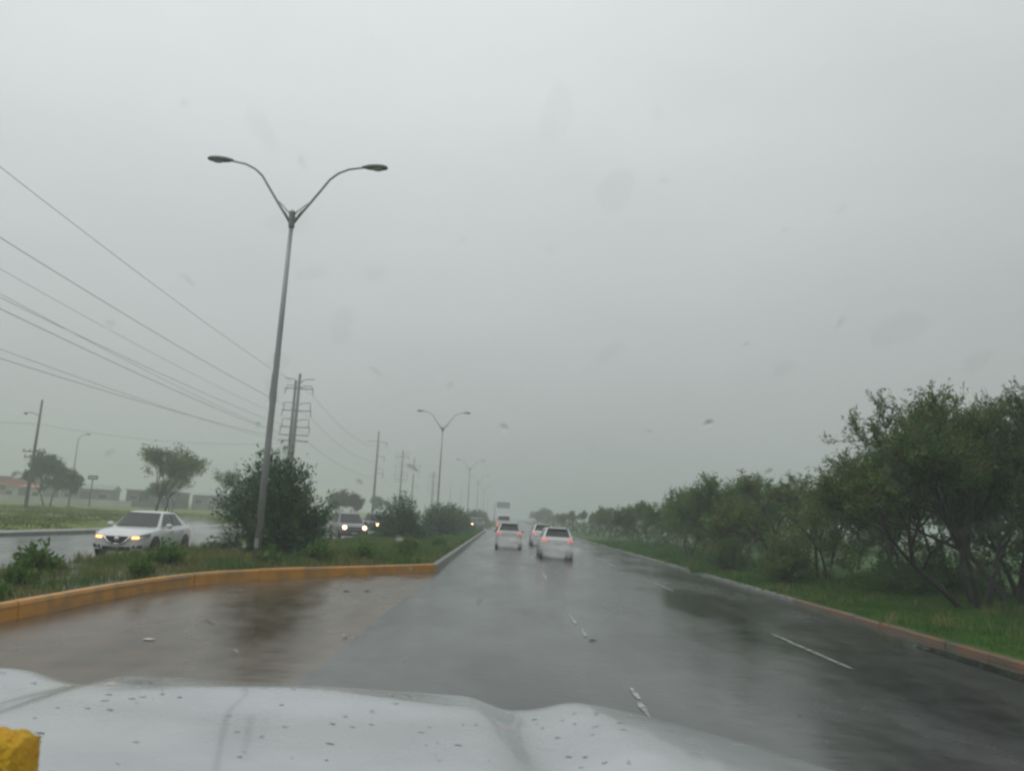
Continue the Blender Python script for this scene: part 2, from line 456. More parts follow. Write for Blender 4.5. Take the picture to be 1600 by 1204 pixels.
def kerb(name, pts, w, h, m, side=1, blocks=False):
    """rounded kerb swept along pts; its road face lies on the line, the body on the left of travel when side=1"""
    P = [Vector((x, y, 0)) for x, y in pts]
    prof = [(0, -0.02), (0.012, h * 0.75), (0.03, h - 0.012), (0.055, h), (w - 0.02, h), (w, h - 0.02), (w, -0.02)]
    vs, fs = [], []
    for i, p in enumerate(P):
        a = (P[i] - P[i - 1]).normalized() if i > 0 else None
        b = (P[i + 1] - P[i]).normalized() if i < len(P) - 1 else None
        t = ((a or b) + (b or a)).normalized()
        nrm = Vector((-t.y, t.x, 0)) * side
        for q, z in prof:
            vs.append(p + nrm * q + Vector((0, 0, z)))
    k = len(prof)
    if blocks:
        root = empty(name); tag(root, kind='structure')
        g = random.Random(len(P))
        for i in range(len(P) - 1):
            d = (P[i + 1] - P[i]); t = d.normalized() * .006
            off = Vector((g.uniform(-.006, .006), g.uniform(-.006, .006), g.uniform(-.006, .006)))
            a = [v + t + off for v in vs[i * k:(i + 1) * k]]; b = [v - t + off for v in vs[(i + 1) * k:(i + 2) * k]]
            ff = [(j, j + 1, k + j + 1, k + j) for j in range(k - 1)] + [tuple(range(k)), tuple(range(k, 2 * k))[::-1]]
            MB().add(a + b, ff).build('kerb_block', m, root)
        return root
    for i in range(len(P) - 1):
        for j in range(k - 1):
            fs.append((i * k + j, i * k + j + 1, (i + 1) * k + j + 1, (i + 1) * k + j))
    fs.append(tuple(range(k))); fs.append(tuple(range((len(P) - 1) * k, len(P) * k))[::-1])
    o = MB().add(vs, fs).build(name, m)
    tag(o, kind='structure')
    return o
def refine(pts, d):
    r = [pts[0]]
    for a, b in zip(pts, pts[1:]):
        n = max(1, int(math.hypot(b[0] - a[0], b[1] - a[1]) / d))
        r += [(a[0] + (b[0] - a[0]) * i / n, a[1] + (b[1] - a[1]) * i / n) for i in range(1, n + 1)]
    return r
kerb('kerb', refine([(x, y) for x, y in near_edge], 1.5), 0.17, 0.265, M['kerb_orange'], 1, True)
kerb('kerb', road_edge, 0.17, 0.24, M['kerb_grey'], 1)
kerb('kerb', back_edge[:9], 0.17, 0.22, M['kerb_grey'], 1)
kerb('kerb', [(LX, FAR)] + arc(-3.35, 126.5, 1.2, 0, -90) + arc(-7.4, 126.5, 1.2, 270, 180) + [(-8.6, FAR)], 0.17, 0.18, M['kerb_grey'], -1)
kerb('kerb', refine([(KX, 2), (KX, 22)], 1.2), 0.16, 0.10, M['kerb_faded'], -1, True)
kerb('kerb', [(KX, 22.004), (KX, FAR)], 0.16, 0.10, M['kerb_grey'], -1)

# lane markings: worn dashes and edge line, each a part of the road
def dash(x, y0, y1, w=0.11):
    rr = random.Random(int(y0 * 10 + x * 100))
    n = max(3, int((y1 - y0) / 0.35))
    pts_l, pts_r = [], []
    for i in range(n + 1):
        y = y0 + (y1 - y0) * i / n
        e = 0.5 if i in (0, n) else 1.0
        pts_l.append((x - w / 2 * e + rr.uniform(-.012, .012), y, 0.005))
        pts_r.append((x + w / 2 * e + rr.uniform(-.012, .012), y, 0.005))
    m = MB()
    m.add(pts_l + pts_r, [(i, n + 1 + i, n + 2 + i, i + 1) for i in range(n)])
    m.build('lane_marking', M['line'], road)
dash(5.16, 11.6, 15.0, .08)
for y in (23.5, 35.5): dash(5.16, y, y + 3.0, .07)
dash(1.57, 8.15, 8.8, .065); dash(1.60, 8.95, 9.5, .06)
dash(1.50, 13.4, 14.6, .06); dash(1.46, 15.0, 16.5, .06)
for y in (25.4, 37.4): dash(1.5, y, y + 3.0, .07)

# ------------------------------------------------------------------ vegetation
def leaf_cloud(starts, ends, per, size, wratio, jitter, droop, seed, t0=0.0, along=0.6):
    """small rhombic leaves scattered along twig segments"""
    g = np.random.default_rng(seed)
    st, en = np.asarray(starts), np.asarray(ends)
    n = len(st) * per
    i = np.repeat(np.arange(len(st)), per)
    t = t0 + (1 - t0) * g.random(n)
    d = en[i] - st[i]
    ln = np.linalg.norm(d, axis=1, keepdims=True) + 1e-6
    p = st[i] + d * t[:, None] + g.normal(0, 1, (n, 3)) * jitter * ln
    ax = d / ln * along + g.normal(0, 0.55, (n, 3)); ax[:, 2] -= droop
    ax /= np.linalg.norm(ax, axis=1, keepdims=True) + 1e-6
    sd = np.cross(ax, g.normal(0, 1, (n, 3)))
    sd /= np.linalg.norm(sd, axis=1, keepdims=True) + 1e-6
    s = size * (0.6 + 0.8 * g.random((n, 1)))
    a, b = p, p + ax * s
    m = p + ax * s * 0.45
    V = np.stack([a, m + sd * s * wratio, b, m - sd * s * wratio], 1).reshape(-1, 3)
    F = np.arange(n * 4).reshape(-1, 4)
    return V, F

def skeleton(seed, stems, height, spread, levels=4, lean=(0, 0), first=0.35, kids=3):
    rr = random.Random(seed)
    tubes, twigs = [], []
    def grow(p, d, ln, rad, lv):
        pts, rads = [p.copy()], [rad]
        nseg = 4 if lv == 0 else 3
        q = p.copy(); dd = d.copy()
        for k in range(nseg):
            dd = (dd + Vector((rr.gauss(0, .16), rr.gauss(0, .16), rr.gauss(0.03, .10)))).normalized()
            q = q + dd * (ln / nseg)
            pts.append(q.copy()); rads.append(rad * (1 - 0.42 * (k + 1) / nseg))
        tubes.append((pts, rads, 7 if lv < 2 else 5 if lv < 3 else 3))
        if lv >= levels - 1:
            twigs.append((pts[0], pts[-1])); return
        if lv >= levels - 2: twigs.append((pts[1], pts[-1]))
        nk = kids + (1 if rr.random() < .5 else 0)
        for c in range(nk):
            az = rr.uniform(0, 2 * math.pi)
            op = rr.uniform(.45, 1.0) * spread
            side = dd.orthogonal().normalized()
            side.rotate(Matrix.Rotation(az, 3, dd))
            nd = (dd + side * op + Vector((0, 0, 0.12))).normalized()
            at = pts[-1] if c == 0 else pts[-1].lerp(pts[-2], rr.random() * .9)
            grow(at, nd, ln * rr.uniform(.58, .82), rad * 0.55, lv + 1)
    for s in range(stems):
        a = 2 * math.pi * s / max(1, stems) + rr.uniform(-.5, .5)
        k = rr.uniform(.15, .45) if stems > 1 else 0.06
        d = Vector((math.cos(a) * k + lean[0], math.sin(a) * k + lean[1], 1)).normalized()
        grow(Vector((math.cos(a) * .12 * stems ** .5, math.sin(a) * .12 * stems ** .5, -0.1)), d, height * first, height * rr.uniform(.014, .02), 0)
    return tubes, twigs

def tree(name, seed, height, stems=1, spread=.9, levels=4, per=90, size=.1, wr=.16, leaf='leaf_mesq', leaf2=None, lean=(0, 0), first=.35,
         jit=.25, droop=.25, kids=3, along=.6, skirt=0, sprays=0, slen=.45, twigtubes=False):
    tubes, twigs = skeleton(seed, stems, height, spread, levels, lean, first, kids)
    zmax = max(t[1].z for t in twigs)
    k = height / zmax
    root = empty(name)
    mb = MB()
    for pts, rads, n in tubes:
        mb.tube([p * k for p in pts], [max(.006, r) for r in rads], n, cap=False)
    mb.build('trunk', M['bark'], root, smooth=True)
    st = np.array([t[0][:] for t in twigs]) * k
    en = np.array([t[1][:] for t in twigs]) * k
    if skirt:
        g = np.random.default_rng(seed + 77)
        r0 = np.abs(en[:, :2]).max() * .75
        a = g.random(skirt) * 6.283; rr = r0 * np.sqrt(g.random(skirt))
        z = height * (0.05 + .42 * g.random(skirt))
        b = np.stack([np.cos(a) * rr, np.sin(a) * rr, z], 1)
        st = np.concatenate([st, b]); en = np.concatenate([en, b + g.normal(0, .35, (skirt, 3)) + [0, 0, .35]])
    if sprays:
        g = np.random.default_rng(seed + 9)
        m_ = len(st) * sprays
        i = np.repeat(np.arange(len(st)), sprays)
        d = en[i] - st[i]; ln = np.linalg.norm(d, axis=1, keepdims=True) + 1e-6
        b0 = st[i] + d * (.15 + .85 * g.random((m_, 1)))
        dd = d / ln * .7 + g.normal(0, .55, (m_, 3)) + [0, 0, .28]
        dd /= np.linalg.norm(dd, axis=1, keepdims=True)
        e0 = b0 + dd * (slen * (.5 + .8 * g.random((m_, 1))))
        if twigtubes:
            tw = MB()
            for a, b in zip(b0, e0): tw.tube([tuple(a), tuple(b)], [.006, .003], 3, cap=False)
            tw.build('twigs', M['bark'], root)
        st, en = b0, e0
    V, F = leaf_cloud(st, en, per, size, wr, jit, droop, seed + 1, along=along)
    mats = [M[leaf]]
    mi = None
    if leaf2:
        g = np.random.default_rng(seed + 3)
        pick = g.random(len(st)) < .35
        mi = np.repeat(pick, per).astype(np.int32); mats.append(M[leaf2])
    link('crown', np_mesh('crown', V, F, mi), mats, root)
    return root

def shrub(name, seed, height, radius, shoots=260, per=60, size=.11, wr=.17, leaf='leaf_dark', leaf2=None, low=.0, ecc=1.0, up=.35, t0=.35, jit=.07, lumps=9):
    """many shoots fanning up and out from one foot, leaves along their outer part"""
    rr = random.Random(seed)
    lum = [(Vector((rr.gauss(0, 1), rr.gauss(0, 1), abs(rr.gauss(0, .9)))).normalized(), rr.uniform(-.42, .24)) for _ in range(lumps)]
    root = empty(name)
    mb = MB(); st, en = [], []
    for i in range(shoots):
        th = rr.uniform(0, 2 * math.pi); cz = rr.uniform(low, 1) ** .8
        s = math.sqrt(max(0, 1 - cz * cz))
        d = Vector((math.cos(th) * s, math.sin(th) * s, cz))
        k = rr.uniform(.55, 1.03) if rr.random() < .45 else rr.uniform(.86, 1.05)
        for ld, amp in lum:
            w = max(0, d.dot(ld)); k += amp * w ** 14
        k = max(.35, k)
        tip = Vector((d.x * radius * k, d.y * radius * ecc * k, max(.12, d.z * height * k)))
        base = Vector((rr.gauss(0, .12), rr.gauss(0, .12), 0.0))
        mid = base.lerp(tip, .55) + Vector((0, 0, up * .22 * height)) * (1 - cz * .6)
        end = tip
        if i % 3 == 0:
            mb.tube([base, base.lerp(mid, .5) + Vector((0, 0, .05)), mid, end], [.022, .016, .011, .004], 4, cap=False)
        a = base.lerp(mid, t0)
        st.append((a.lerp(mid, .5))[:]); en.append(mid[:]); st.append(mid[:]); en.append((mid.lerp(end, .5) + Vector((0, 0, .03)))[:])
        st.append((mid.lerp(end, .5))[:]); en.append((end + Vector((0, 0, rr.uniform(0, .14))))[:])
    mb.build('trunk', M['bark'], root, smooth=True)
    V, F = leaf_cloud(st, en, per // 3, size, wr, jit * 2.2, 0.0, seed + 1, along=.9)
    V[:, 2] = np.maximum(V[:, 2], 0.02)
    mats = [M[leaf]]; mi = None
    if leaf2:
        g = np.random.default_rng(seed + 3)
        mi = np.repeat(g.random(len(st)) < .3, per // 3).astype(np.int32); mats.append(M[leaf2])
    link('crown', np_mesh('crown', V, F, mi), mats, root)
    return root

def put(o, x, y, z=.12, rz=0.0, s=1.0, label=None, cat='tree', group=None):
    o.location = (x, y, z); o.rotation_euler = (0, 0, rz); o.scale = (s, s, s)
    return tag(o, label, cat, group)

# median shrubs
G = 'dark shrubs along the median'
put(shrub('shrub', 11, 3.6, 2.3, shoots=620, per=66, size=.13, wr=.2, leaf='leaf_dark', leaf2='leaf_mesq', low=.0, lumps=26), -7.4, 26.6, .20,
    label='big round dark green shrub beside the nearest double-arm street lamp', cat='shrub', group=G)
put(shrub('shrub', 12, 3.0, 2.15, shoots=310, per=60, size=.15, leaf='leaf_dark', low=.0, lumps=26), -6.05, 47, .20,
    label='second dark median shrub, with tall shoots, past the oncoming headlights', cat='shrub', group=G)
put(shrub('shrub', 13, 2.5, 2.0, shoots=230, per=54, size=.18, leaf='leaf_dark', leaf2='leaf_olive', low=.0, lumps=20), -5.1, 62, .20,
    label='lower olive-dark median shrub just behind the tall-shooted one', cat='shrub', group=G)
mshr = shrub('shrub', 14, 2.9, 2.3, shoots=200, per=48, size=.22, leaf='leaf_dark', leaf2='leaf_olive', low=.05)
put(mshr, -4.9, 76, .20, 0, .95, label='hazy median shrub in front of the second street lamp', cat='shrub', group=G)
for i, (x, y, s, lb) in enumerate([(-5.2, 92, .7, 'faint grey-green shrub at the end of the near median'), (-5.6, 133, 1.0, 'faint shrub on the far median past the opening'),
                                (-5.2, 160, 1.1, 'pale median shrub near the third street lamp'), (-5.5, 190, 1.1, 'smallest faded shrub far along the median')]):
    c = copy_tree(mshr); put(c, x, y, .14, 1.3 * i + .6, s, lb, 'shrub', G)

# mesquite trees along the right verge
G = 'trees along the right verge'
near = [
    # seed, x, y, h, stems, lean, label
    (21, 12.3, 20.6, 5.6, 2, (-.34, .02), 'leaning mesquite tree with dark slanting trunk on the right verge'),
    (22, 13.2, 21.6, 5.9, 2, (.02, .05), 'tallest mesquite tree right behind the leaning trunk'),
    (23, 14.4, 21.9, 5.7, 3, (.08, .0), 'many-stemmed mesquite tree at the right edge of the photo'),
]
for sd, x, y, h, stm, ln, lb in near:
    t = tree('mesquite_tree', sd, h, stems=stm, spread=.85, levels=5, per=18, size=.085, wr=.20, leaf='leaf_mesq', leaf2='leaf_olive', lean=ln, first=.34, jit=.07, droop=.10, sprays=6, slen=.5, twigtubes=True)
    put(t, x, y, .14, 0, 1, lb, 'tree', G)
pA = tree('mesquite_tree', 31, 4.4, stems=3, spread=.85, levels=4, per=15, size=.105, wr=.22, leaf='leaf_mesq', leaf2='leaf_olive', first=.28, jit=.09, droop=.1, skirt=40, sprays=7, slen=.55)
pB = tree('mesquite_tree', 32, 4.4, stems=4, spread=.9, levels=4, per=14, size=.11, wr=.22, leaf='leaf_mesq', first=.26, jit=.09, droop=.1, skirt=60, sprays=7, slen=.55)
pC = tree('mesquite_tree', 33, 4.4, stems=2, spread=.85, levels=4, per=15, size=.13, wr=.22, leaf='leaf_olive', leaf2='leaf_mesq', first=.30, jit=.09, droop=.05, skirt=24, sprays=7, slen=.6)
pD = tree('mesquite_tree', 34, 4.4, stems=3, spread=.95, levels=4, per=10, size=.22, wr=.24, leaf='leaf_mesq', leaf2='leaf_olive', first=.26, jit=.12, droop=.05, skirt=40, sprays=6, slen=.6)
rows = [
    (pA, 16.4, 24.5, 1.2, 'mesquite tree filling the gap behind the many-stemmed tree'),
    (pB, 13.2, 26.0, 1.0, 'bushy tree behind the trunk of the leaning mesquite'),
    (pA, 11.8, 28.5, .86, 'dense low tree just left of the leaning mesquite crown'),
    (pC, 11.6, 33.0, .92, 'loose olive-green tree in the middle of the right tree row'),
    (pB, 10.9, 37.5, .97, 'rounded dark tree standing closest to the right kerb bend'),
    (pA, 12.6, 41.0, 1.02, 'tree whose upright tips top the middle of the right row'),
    (pC, 11.2, 46.5, .92, 'olive tree behind the rounded dark one'),
    (pB, 13.0, 52.0, .95, 'bushy tree at the left end of the dense right row'),
    (pD, 11.4, 61.0, .74, 'first hazy low tree past the dense right row'),
    (pC, 12.2, 71.0, .82, 'hazy tree with a rounded top standing above its neighbours on the right'),
    (pD, 11.4, 82.0, .72, 'hazy low tree beyond the rounded-top one'),
    (pB, 12.0, 96.0, .74, 'grey-green tree well down the right roadside'),
    (pD, 11.2, 112.0, .70, 'pale tree beyond the white cars on the right'),
    (pC, 11.8, 135.0, .68, 'fading tree near the vanishing right kerb'),
    (pD, 11.4, 165.0, .70, 'very faint tree far down the right roadside'),
    (pB, 10.9, 205.0, 1.10, 'dark rounded far tree standing alone beyond the white cars'),
    (pD, 13.0, 245.0, .95, 'far tree beside the lone rounded one, nearly lost in rain'),
]
used = set()
for i, (p, x, y, s, lb) in enumerate(rows):
    o = p if p.name not in used else copy_tree(p)
    used.add(p.name)
    put(o, x, y, .14, (i * 2.399) % 6.28, s, lb, 'tree', G)
# a second line behind so the row closes
for i, (x, y, s) in enumerate([(20, 31, 1.0), (18, 40, .9), (18, 50, .9), (18.5, 62, .85), (18, 80, .8), (18, 105, .8)]):
    put(copy_tree([pB, pA, pD][i % 3]), x, y, .2, 1.1 * i, s, 'scrub tree of the back row, seen through the roadside trees on the right', 'tree', 'back row of scrub trees on the right')
# roadside bushes under the trees
G = 'bushes at the right kerb'
b1 = shrub('bush', 41, 1.9, 1.15, shoots=170, per=60, size=.10, leaf='leaf_mesq', leaf2='leaf_olive', low=.1, t0=.3)
put(b1, 9.9, 27.2, .13, 0, 1, 'small leafy bush right at the kerb, left of the leaning tree', 'bush', G)
put(copy_tree(b1), 9.7, 33.5, .13, 2, .85, 'dark small bush overhanging the right kerb further on', 'bush', G)
b2 = shrub('bush', 42, 1.1, 1.5, shoots=150, per=60, size=.10, leaf='blade', leaf2='leaf_mesq', low=.05, t0=.3)
put(b2, 12.4, 24.6, .14, 0, 1, 'bright green low bush behind the leaning trunk', 'bush', G)
put(copy_tree(b2), 15.0, 26.4, .14, 1.9, 1.2, 'pale green undergrowth bush between the right-hand trunks', 'bush', G)
put(copy_tree(b2), 10.9, 30.5, .14, 3.9, 1.0, 'low green bush at the foot of the dense right tree row', 'bush', G)

# trees across the opposite carriageway
G = 'trees beyond the opposite carriageway'
tl = tree('tree', 51, 7.0, stems=3, spread=.72, levels=5, per=20, size=.28, wr=.14, leaf='leaf_mesq', leaf2='leaf_olive', first=.22, jit=.26, droop=.05)
put(tl, -33.2, 75, .15, .4, 1, 'airy spreading tree behind the white sedan', 'tree', G)
tr2 = tree('tree', 52, 6.7, stems=2, spread=.8, levels=5, per=30, size=.36, wr=.22, leaf='leaf_dark', first=.22, jit=.34, droop=.0)
put(tr2, -58.2, 100, .2, 0, 1, 'dark compact tree beside the left utility pole', 'tree', G)
put(copy_tree(tl), -29.5, 86, .15, 2.4, .78, 'hazy tree showing left of the big median shrub', 'tree', G)
put(copy_tree(tr2), -36.5, 110, .2, 1.2, .62, 'hazy low tree right of the airy spreading tree', 'tree', G)
put(copy_tree(tr2), -62.5, 140, .2, 2.2, .62, 'small pointed tree between the grey sheds', 'tree', G)
put(copy_tree(tl), -41, 96, .2, 4.0, .62, 'small hazy tree left of the airy spreading tree', 'tree', G)
put(tree('tree', 53, 4.3, stems=3, spread=.85, levels=4, per=60, size=.34, wr=.2, leaf='leaf_dry', leaf2='leaf_dark', first=.22, jit=.34, droop=.0), -24.0, 118, .2, 0, 1, 'brownish hazy tree above the oncoming headlights', 'tree', G)
put(copy_tree(tr2), -26.5, 165, .2, 5.1, .7, 'faint tree beyond the opposite road near the plain pole', 'tree', G)

# ------------------------------------------------------------------ grass
def blades(name, area, n, h, w, seed, m, clump=0.0, z=.2, keep=None, lab=None, cat='grass'):
    g = np.random.default_rng(seed)
    x0, x1, y0, y1 = area
    if clump:
        nc = max(1, n // 26)
        cx, cy = x0 + (x1 - x0) * g.random(nc), y0 + (y1 - y0) * g.random(nc)
        i = g.integers(0, nc, n)
        ch = .5 + g.random(nc) * .9
        x, y = cx[i] + g.normal(0, clump, n), cy[i] + g.normal(0, clump, n); hh = ch[i]
    else:
        x, y = x0 + (x1 - x0) * g.random(n), y0 + (y1 - y0) * g.random(n); hh = np.ones(n)
    if keep is not None:
        k = keep(x, y); x, y, hh = x[k], y[k], hh[k]
    n = len(x)
    hgt = h * hh * (.55 + .7 * g.random(n))
    a = g.random(n) * 6.283
    dx, dy = np.cos(a), np.sin(a)
    be = hgt * (.15 + .55 * g.random(n))
    b = g.random(n) * 6.283
    bx, by = np.cos(b) * be, np.sin(b) * be
    ww = w * (.6 + .8 * g.random(n))
    zz = z(x, y) if callable(z) else np.full(n, z)
    P0 = np.stack([x - dx * ww, y - dy * ww, zz], 1); P1 = np.stack([x + dx * ww, y + dy * ww, zz], 1)
    P2 = np.stack([x + dx * ww * .7 + bx * .35, y + dy * ww * .7 + by * .35, zz + hgt * .62], 1)
    P3 = np.stack([x - dx * ww * .7 + bx * .35, y - dy * ww * .7 + by * .35, zz + hgt * .62], 1)
    P4 = np.stack([x + bx, y + by, zz + hgt * (1 - .25 * be / (hgt + 1e-6))], 1)
    V = np.stack([P0, P1, P2, P3, P4], 1).reshape(-1, 3)
    q = np.arange(n) * 5
    F = np.concatenate([np.stack([q, q + 1, q + 2], 1), np.stack([q, q + 2, q + 3], 1), np.stack([q + 3, q + 2, q + 4], 1)])
    o = link(name, np_mesh(name, V, F), m)
    return tag(o, lab, cat, kind='stuff')

ex, ey = [p[1] for p in near_edge], [p[0] for p in near_edge]
def on_median(x, y):
    e = np.where(y < 26.3, np.interp(y, ex, ey), LX)
    bk = np.interp(y, [-15, 33, 41, 300], [-11.2, -11.2, -8.6, -8.6])
    return (x < e - .25) & (x > bk + .2)
blades('weeds', (-11.1, -6, 6, 26), 17000, .17, .008, 3, M['weed'], .16, keep=on_median, lab='straggly yellow-green weeds on the near end of the median')
blades('weeds', (-11.1, -2.2, 20, 52), 34000, .28, .012, 4, M['weed'], .22, keep=on_median, lab='long wet weeds covering the median around the shrubs')
blades('grass', (-8.4, -2.3, 24, 97), 52000, .24, .016, 5, M['blade'], .3, keep=on_median, lab='green grass along the middle of the median')
blades('grass', (-8.4, -2.3, 127, 260), 9000, .35, .04, 6, M['blade'], .5, lab='faded grass on the far median')
blades('grass', (KX + .2, 17, 9, 30), 60000, .11, .007, 7, M['blade'], .0, z=verge_z, lab='bright wet grass of the near right verge')
blades('grass', (KX + .2, 15, 24, 75), 40000, .20, .014, 8, M['blade'], .25, z=verge_z, lab='taller grass along the right kerb under the trees')
blades('weeds', (KX + .1, 14, 8, 40), 9000, .22, .009, 12, M['weed'], .14, z=verge_z, lab='scattered taller weeds in the grass along the right kerb')
blades('grass', (-60, -23.3, 22, 100), 36000, .16, .03, 9, M['field'], .4, z=field_z, lab='olive grass of the field across the road')

# leafy weeds on the median close to the kerb
G = 'leafy weeds along the orange kerb'
wp = shrub('weed_plant', 61, .5, .42, shoots=46, per=27, size=.09, wr=.24, leaf='blade', leaf2='leaf_olive', low=.15, t0=.1)
for i, (x, y, sc, lb) in enumerate([(-7.9, 12.6, .5, 'leafy weed clump nearest the left edge behind the orange kerb'), (-8.8, 14.6, .8, 'broad weed clump in the middle of the near median'),
        (-7.8, 17.2, .8, 'small weed tuft where the orange kerb starts to curve'), (-8.6, 20.2, 1.2, 'weed clump just left of the nearest lamp base'),
        (-6.5, 22.2, 1.0, 'weed clump just right of the nearest lamp base'), (-5.6, 24.2, 1.3, 'bushy weeds in front of the big round shrub'),
        (-4.6, 26.0, 1.2, 'weed clump right of the big round shrub'), (-3.4, 28.0, 1.0, 'weed clump near the corner of the orange kerb'),
        (-9.9, 17.0, 1.2, 'weed clump at the back edge of the near median'), (-4.0, 33.0, 1.4, 'tall weeds midway to the second median shrub'),
        (-3.1, 38.0, 1.2, 'weeds beside the grey median kerb')]):
    o = wp if i == 0 else copy_tree(wp)
    put(o, x, y, .2, i * 1.9, sc, lb, 'weed', G)

# ------------------------------------------------------------------ street lamps on the median
def street_lamp():
    root = empty('street_lamp')
    MB().box((0, 0, .02), (.42, .42, .04)).box((0, 0, .05), (.3, .3, .03)).build('base_plate', M['galv'], root)
    for sx in (-1, 1):
        for sy in (-1, 1):
            MB().tube([(sx * .16, sy * .16, .03), (sx * .16, sy * .16, .11)], .018, 6).build('anchor_bolt', M['galv'], root)
    pole = MB().tube([(0, 0, .04), (0, 0, 3.4), (0, 0, 7), (0, 0, 10.3)], [.105, .095, .08, .062], 14).build('pole', M['galv'], root, smooth=True)
    MB().box((0, -.104, .62), (.11, .02, .26)).build('hand_hole_cover', M['galv'], pole)
    MB().tube([(0, 0, 10.2), (0, 0, 10.62)], [.09, .085], 12).ball((0, 0, 10.62), (.085, .085, .07), 12, 6).build('arm_collar', M['lamphead'], root, smooth=False)
    for s in (-1, 1):
        arm = MB().tube([(s * .05, 0, 10.32), (s * .42, 0, 10.86), (s * .82, 0, 11.45), (s * 1.05, 0, 11.80), (s * 1.30, 0, 12.02), (s * 1.62, 0, 12.17), (s * 2.12, 0, 12.26)],
                        [.042, .04, .038, .036, .034, .032, .030], 10).build('arm', M['galv'], root, smooth=True)
        MB().tube([(s * .06, 0, 10.55), (s * .30, 0, 10.85), (s * .50, 0, 11.02)], .018, 6).build('brace', M['galv'], arm, smooth=True)
        # cobra head: a tapering rounded hull, flat below
        vs, fs = [], []
        prof = [(2.02, .05, .045), (2.10, .075, .06), (2.22, .13, .09), (2.45, .165, .11), (2.66, .15, .10), (2.78, .10, .07), (2.82, .04, .03)]
        nn = 10
        for x, wy, hz in prof:
            for k in range(nn):
                th = 2 * math.pi * k / nn
                zz = math.sin(th) * hz
                vs.append((s * x, math.cos(th) * wy, 12.26 + (x - 2.0) * .02 + (zz if zz > 0 else zz * .55)))
        for i in range(len(prof) - 1):
            for k in range(nn):
                k2 = (k + 1) % nn
                fs.append((i * nn + k, i * nn + k2, (i + 1) * nn + k2, (i + 1) * nn + k))
        fs.append(tuple(range(nn))); fs.append(tuple(range((len(prof) - 1) * nn, len(prof) * nn)))
        hd = MB().add(vs, fs).build('lamp_head', M['lamphead'], root, smooth=True)
        MB().ball((s * 2.5, 0, 12.215), (.17, .105, .045), 12, 6).build('lens', M['lens'], hd, smooth=True)
    return root
lampx = -7.0
lp = street_lamp()
for i, (y, x, lb) in enumerate([(22.6, -7.02, 'nearest double-arm grey street lamp beside the orange kerb'), (80, -6.85, 'second double-arm street lamp, behind the median shrubs'),
                              (149, -7.0, 'third double-arm street lamp down the median'), (205, -7.2, 'fourth street lamp, small and pale'),
                              (265, -7.2, 'fifth street lamp, faint in the rain'), (330, -7.2, 'farthest street lamp, barely visible')]):
    o = lp if i == 0 else copy_tree(lp)
    o.location = (x, y, .19); o.rotation_euler = (0, 0, R([0, -1, 2, 0, 1, 0][i]))
    tag(o, lb, 'street lamp', 'double-arm street lamps on the median')

# ------------------------------------------------------------------ power poles and wires
def power_pole_a(twin=True):
    root = empty('power_pole')
    MB().tube([(0, 0, -.2), (0, 0, 10), (0, 0, 20.0)], [.33, .26, .19], 12).build('pole', M['concrete_pole'], root, smooth=True)
    if twin:
        MB().tube([(-.75, .9, -.2), (-.75, .9, 10), (-.75, .9, 19.2)], [.28, .22, .16], 12).build('pole', M['concrete_pole'], root, smooth=True)
    for s in (-1, 1):
        MB().tube([(0, 0, 18.6), (s * .7, 0, 19.15), (s * 1.1, 0, 19.25), (s * 2.1, 0, 19.25)], .06, 6).build('cross_arm', M['steel_arm'], root)
    for zt, za in ((18.3, 17.9), (15.9, 14.8), (13.6, 12.5)):
        for s in (-1, 1):
            a = MB().tube([(0, 0, zt - .45), (s * .8, 0, zt), (s * 1.85, 0, zt), (s * 1.85, 0, za)], .055, 6).build('bracket', M['steel_arm'], root)
            a = MB().tube([(0, 0, za), (s * 2.05, 0, za)], .065, 6).build('cross_arm', M['steel_arm'], root)
            ins = MB()
            for k in range(5):
                ins.tube([(s * 2.0, 0, za - .08 - k * .15), (s * 2.0, 0, za - .12 - k * .15)], [.12, .06], 8)
            ins.tube([(s * 2.0, 0, za), (s * 2.0, 0, za - .8)], .03, 6)
            ins.build('insulator', M['insul'], a)
    for za in (11.4, 10.6):
        MB().tube([(-2.2, 0, za), (2.0, 0, za)], .065, 6).build('cross_arm', M['steel_arm'], root)
    return root
def power_pole_b():
    root = empty('power_pole')
    MB().tube([(0, 0, -.2), (0, 0, 10), (0, 0, 19.8)], [.3, .24, .16], 12).build('pole', M['wood_pole'], root, smooth=True)
    for z, l in ((17.5, -2.4), (17.3, 2.0), (14.0, 1.7), (10.2, 1.7)):
        a = MB().tube([(0, 0, z), (l, 0, z - .02)], .06, 6).build('cross_arm', M['steel_arm'], root)
        if l > 0:
            MB().tube([(l, 0, z), (l, 0, z - 1.0)], .07, 6).build('insulator', M['insul'], a)
            if z < 12: MB().tube([(0, 0, z + 1), (l * .9, 0, z + 1), (l, 0, z)], .04, 6).build('bracket', M['steel_arm'], root)
    return root
PA, PB, PC = (-29.5, 106), (-29.8, 177), (-31.2, 231)
pa = power_pole_a(); pa.location = (*PA, .2)
tag(pa, 'tall twin concrete power pole rising behind the big median shrub', 'power pole', 'power poles along the opposite road')
pb = power_pole_b(); pb.location = (*PB, .2)
tag(pb, 'plain power pole with short arms, right of the twin pole', 'power pole', 'power poles along the opposite road')
pa2 = power_pole_a(False); pa2.location = (*PC, .2)
tag(pa2, 'many-armed power pole just right of the plain pole', 'power pole', 'power poles along the opposite road')
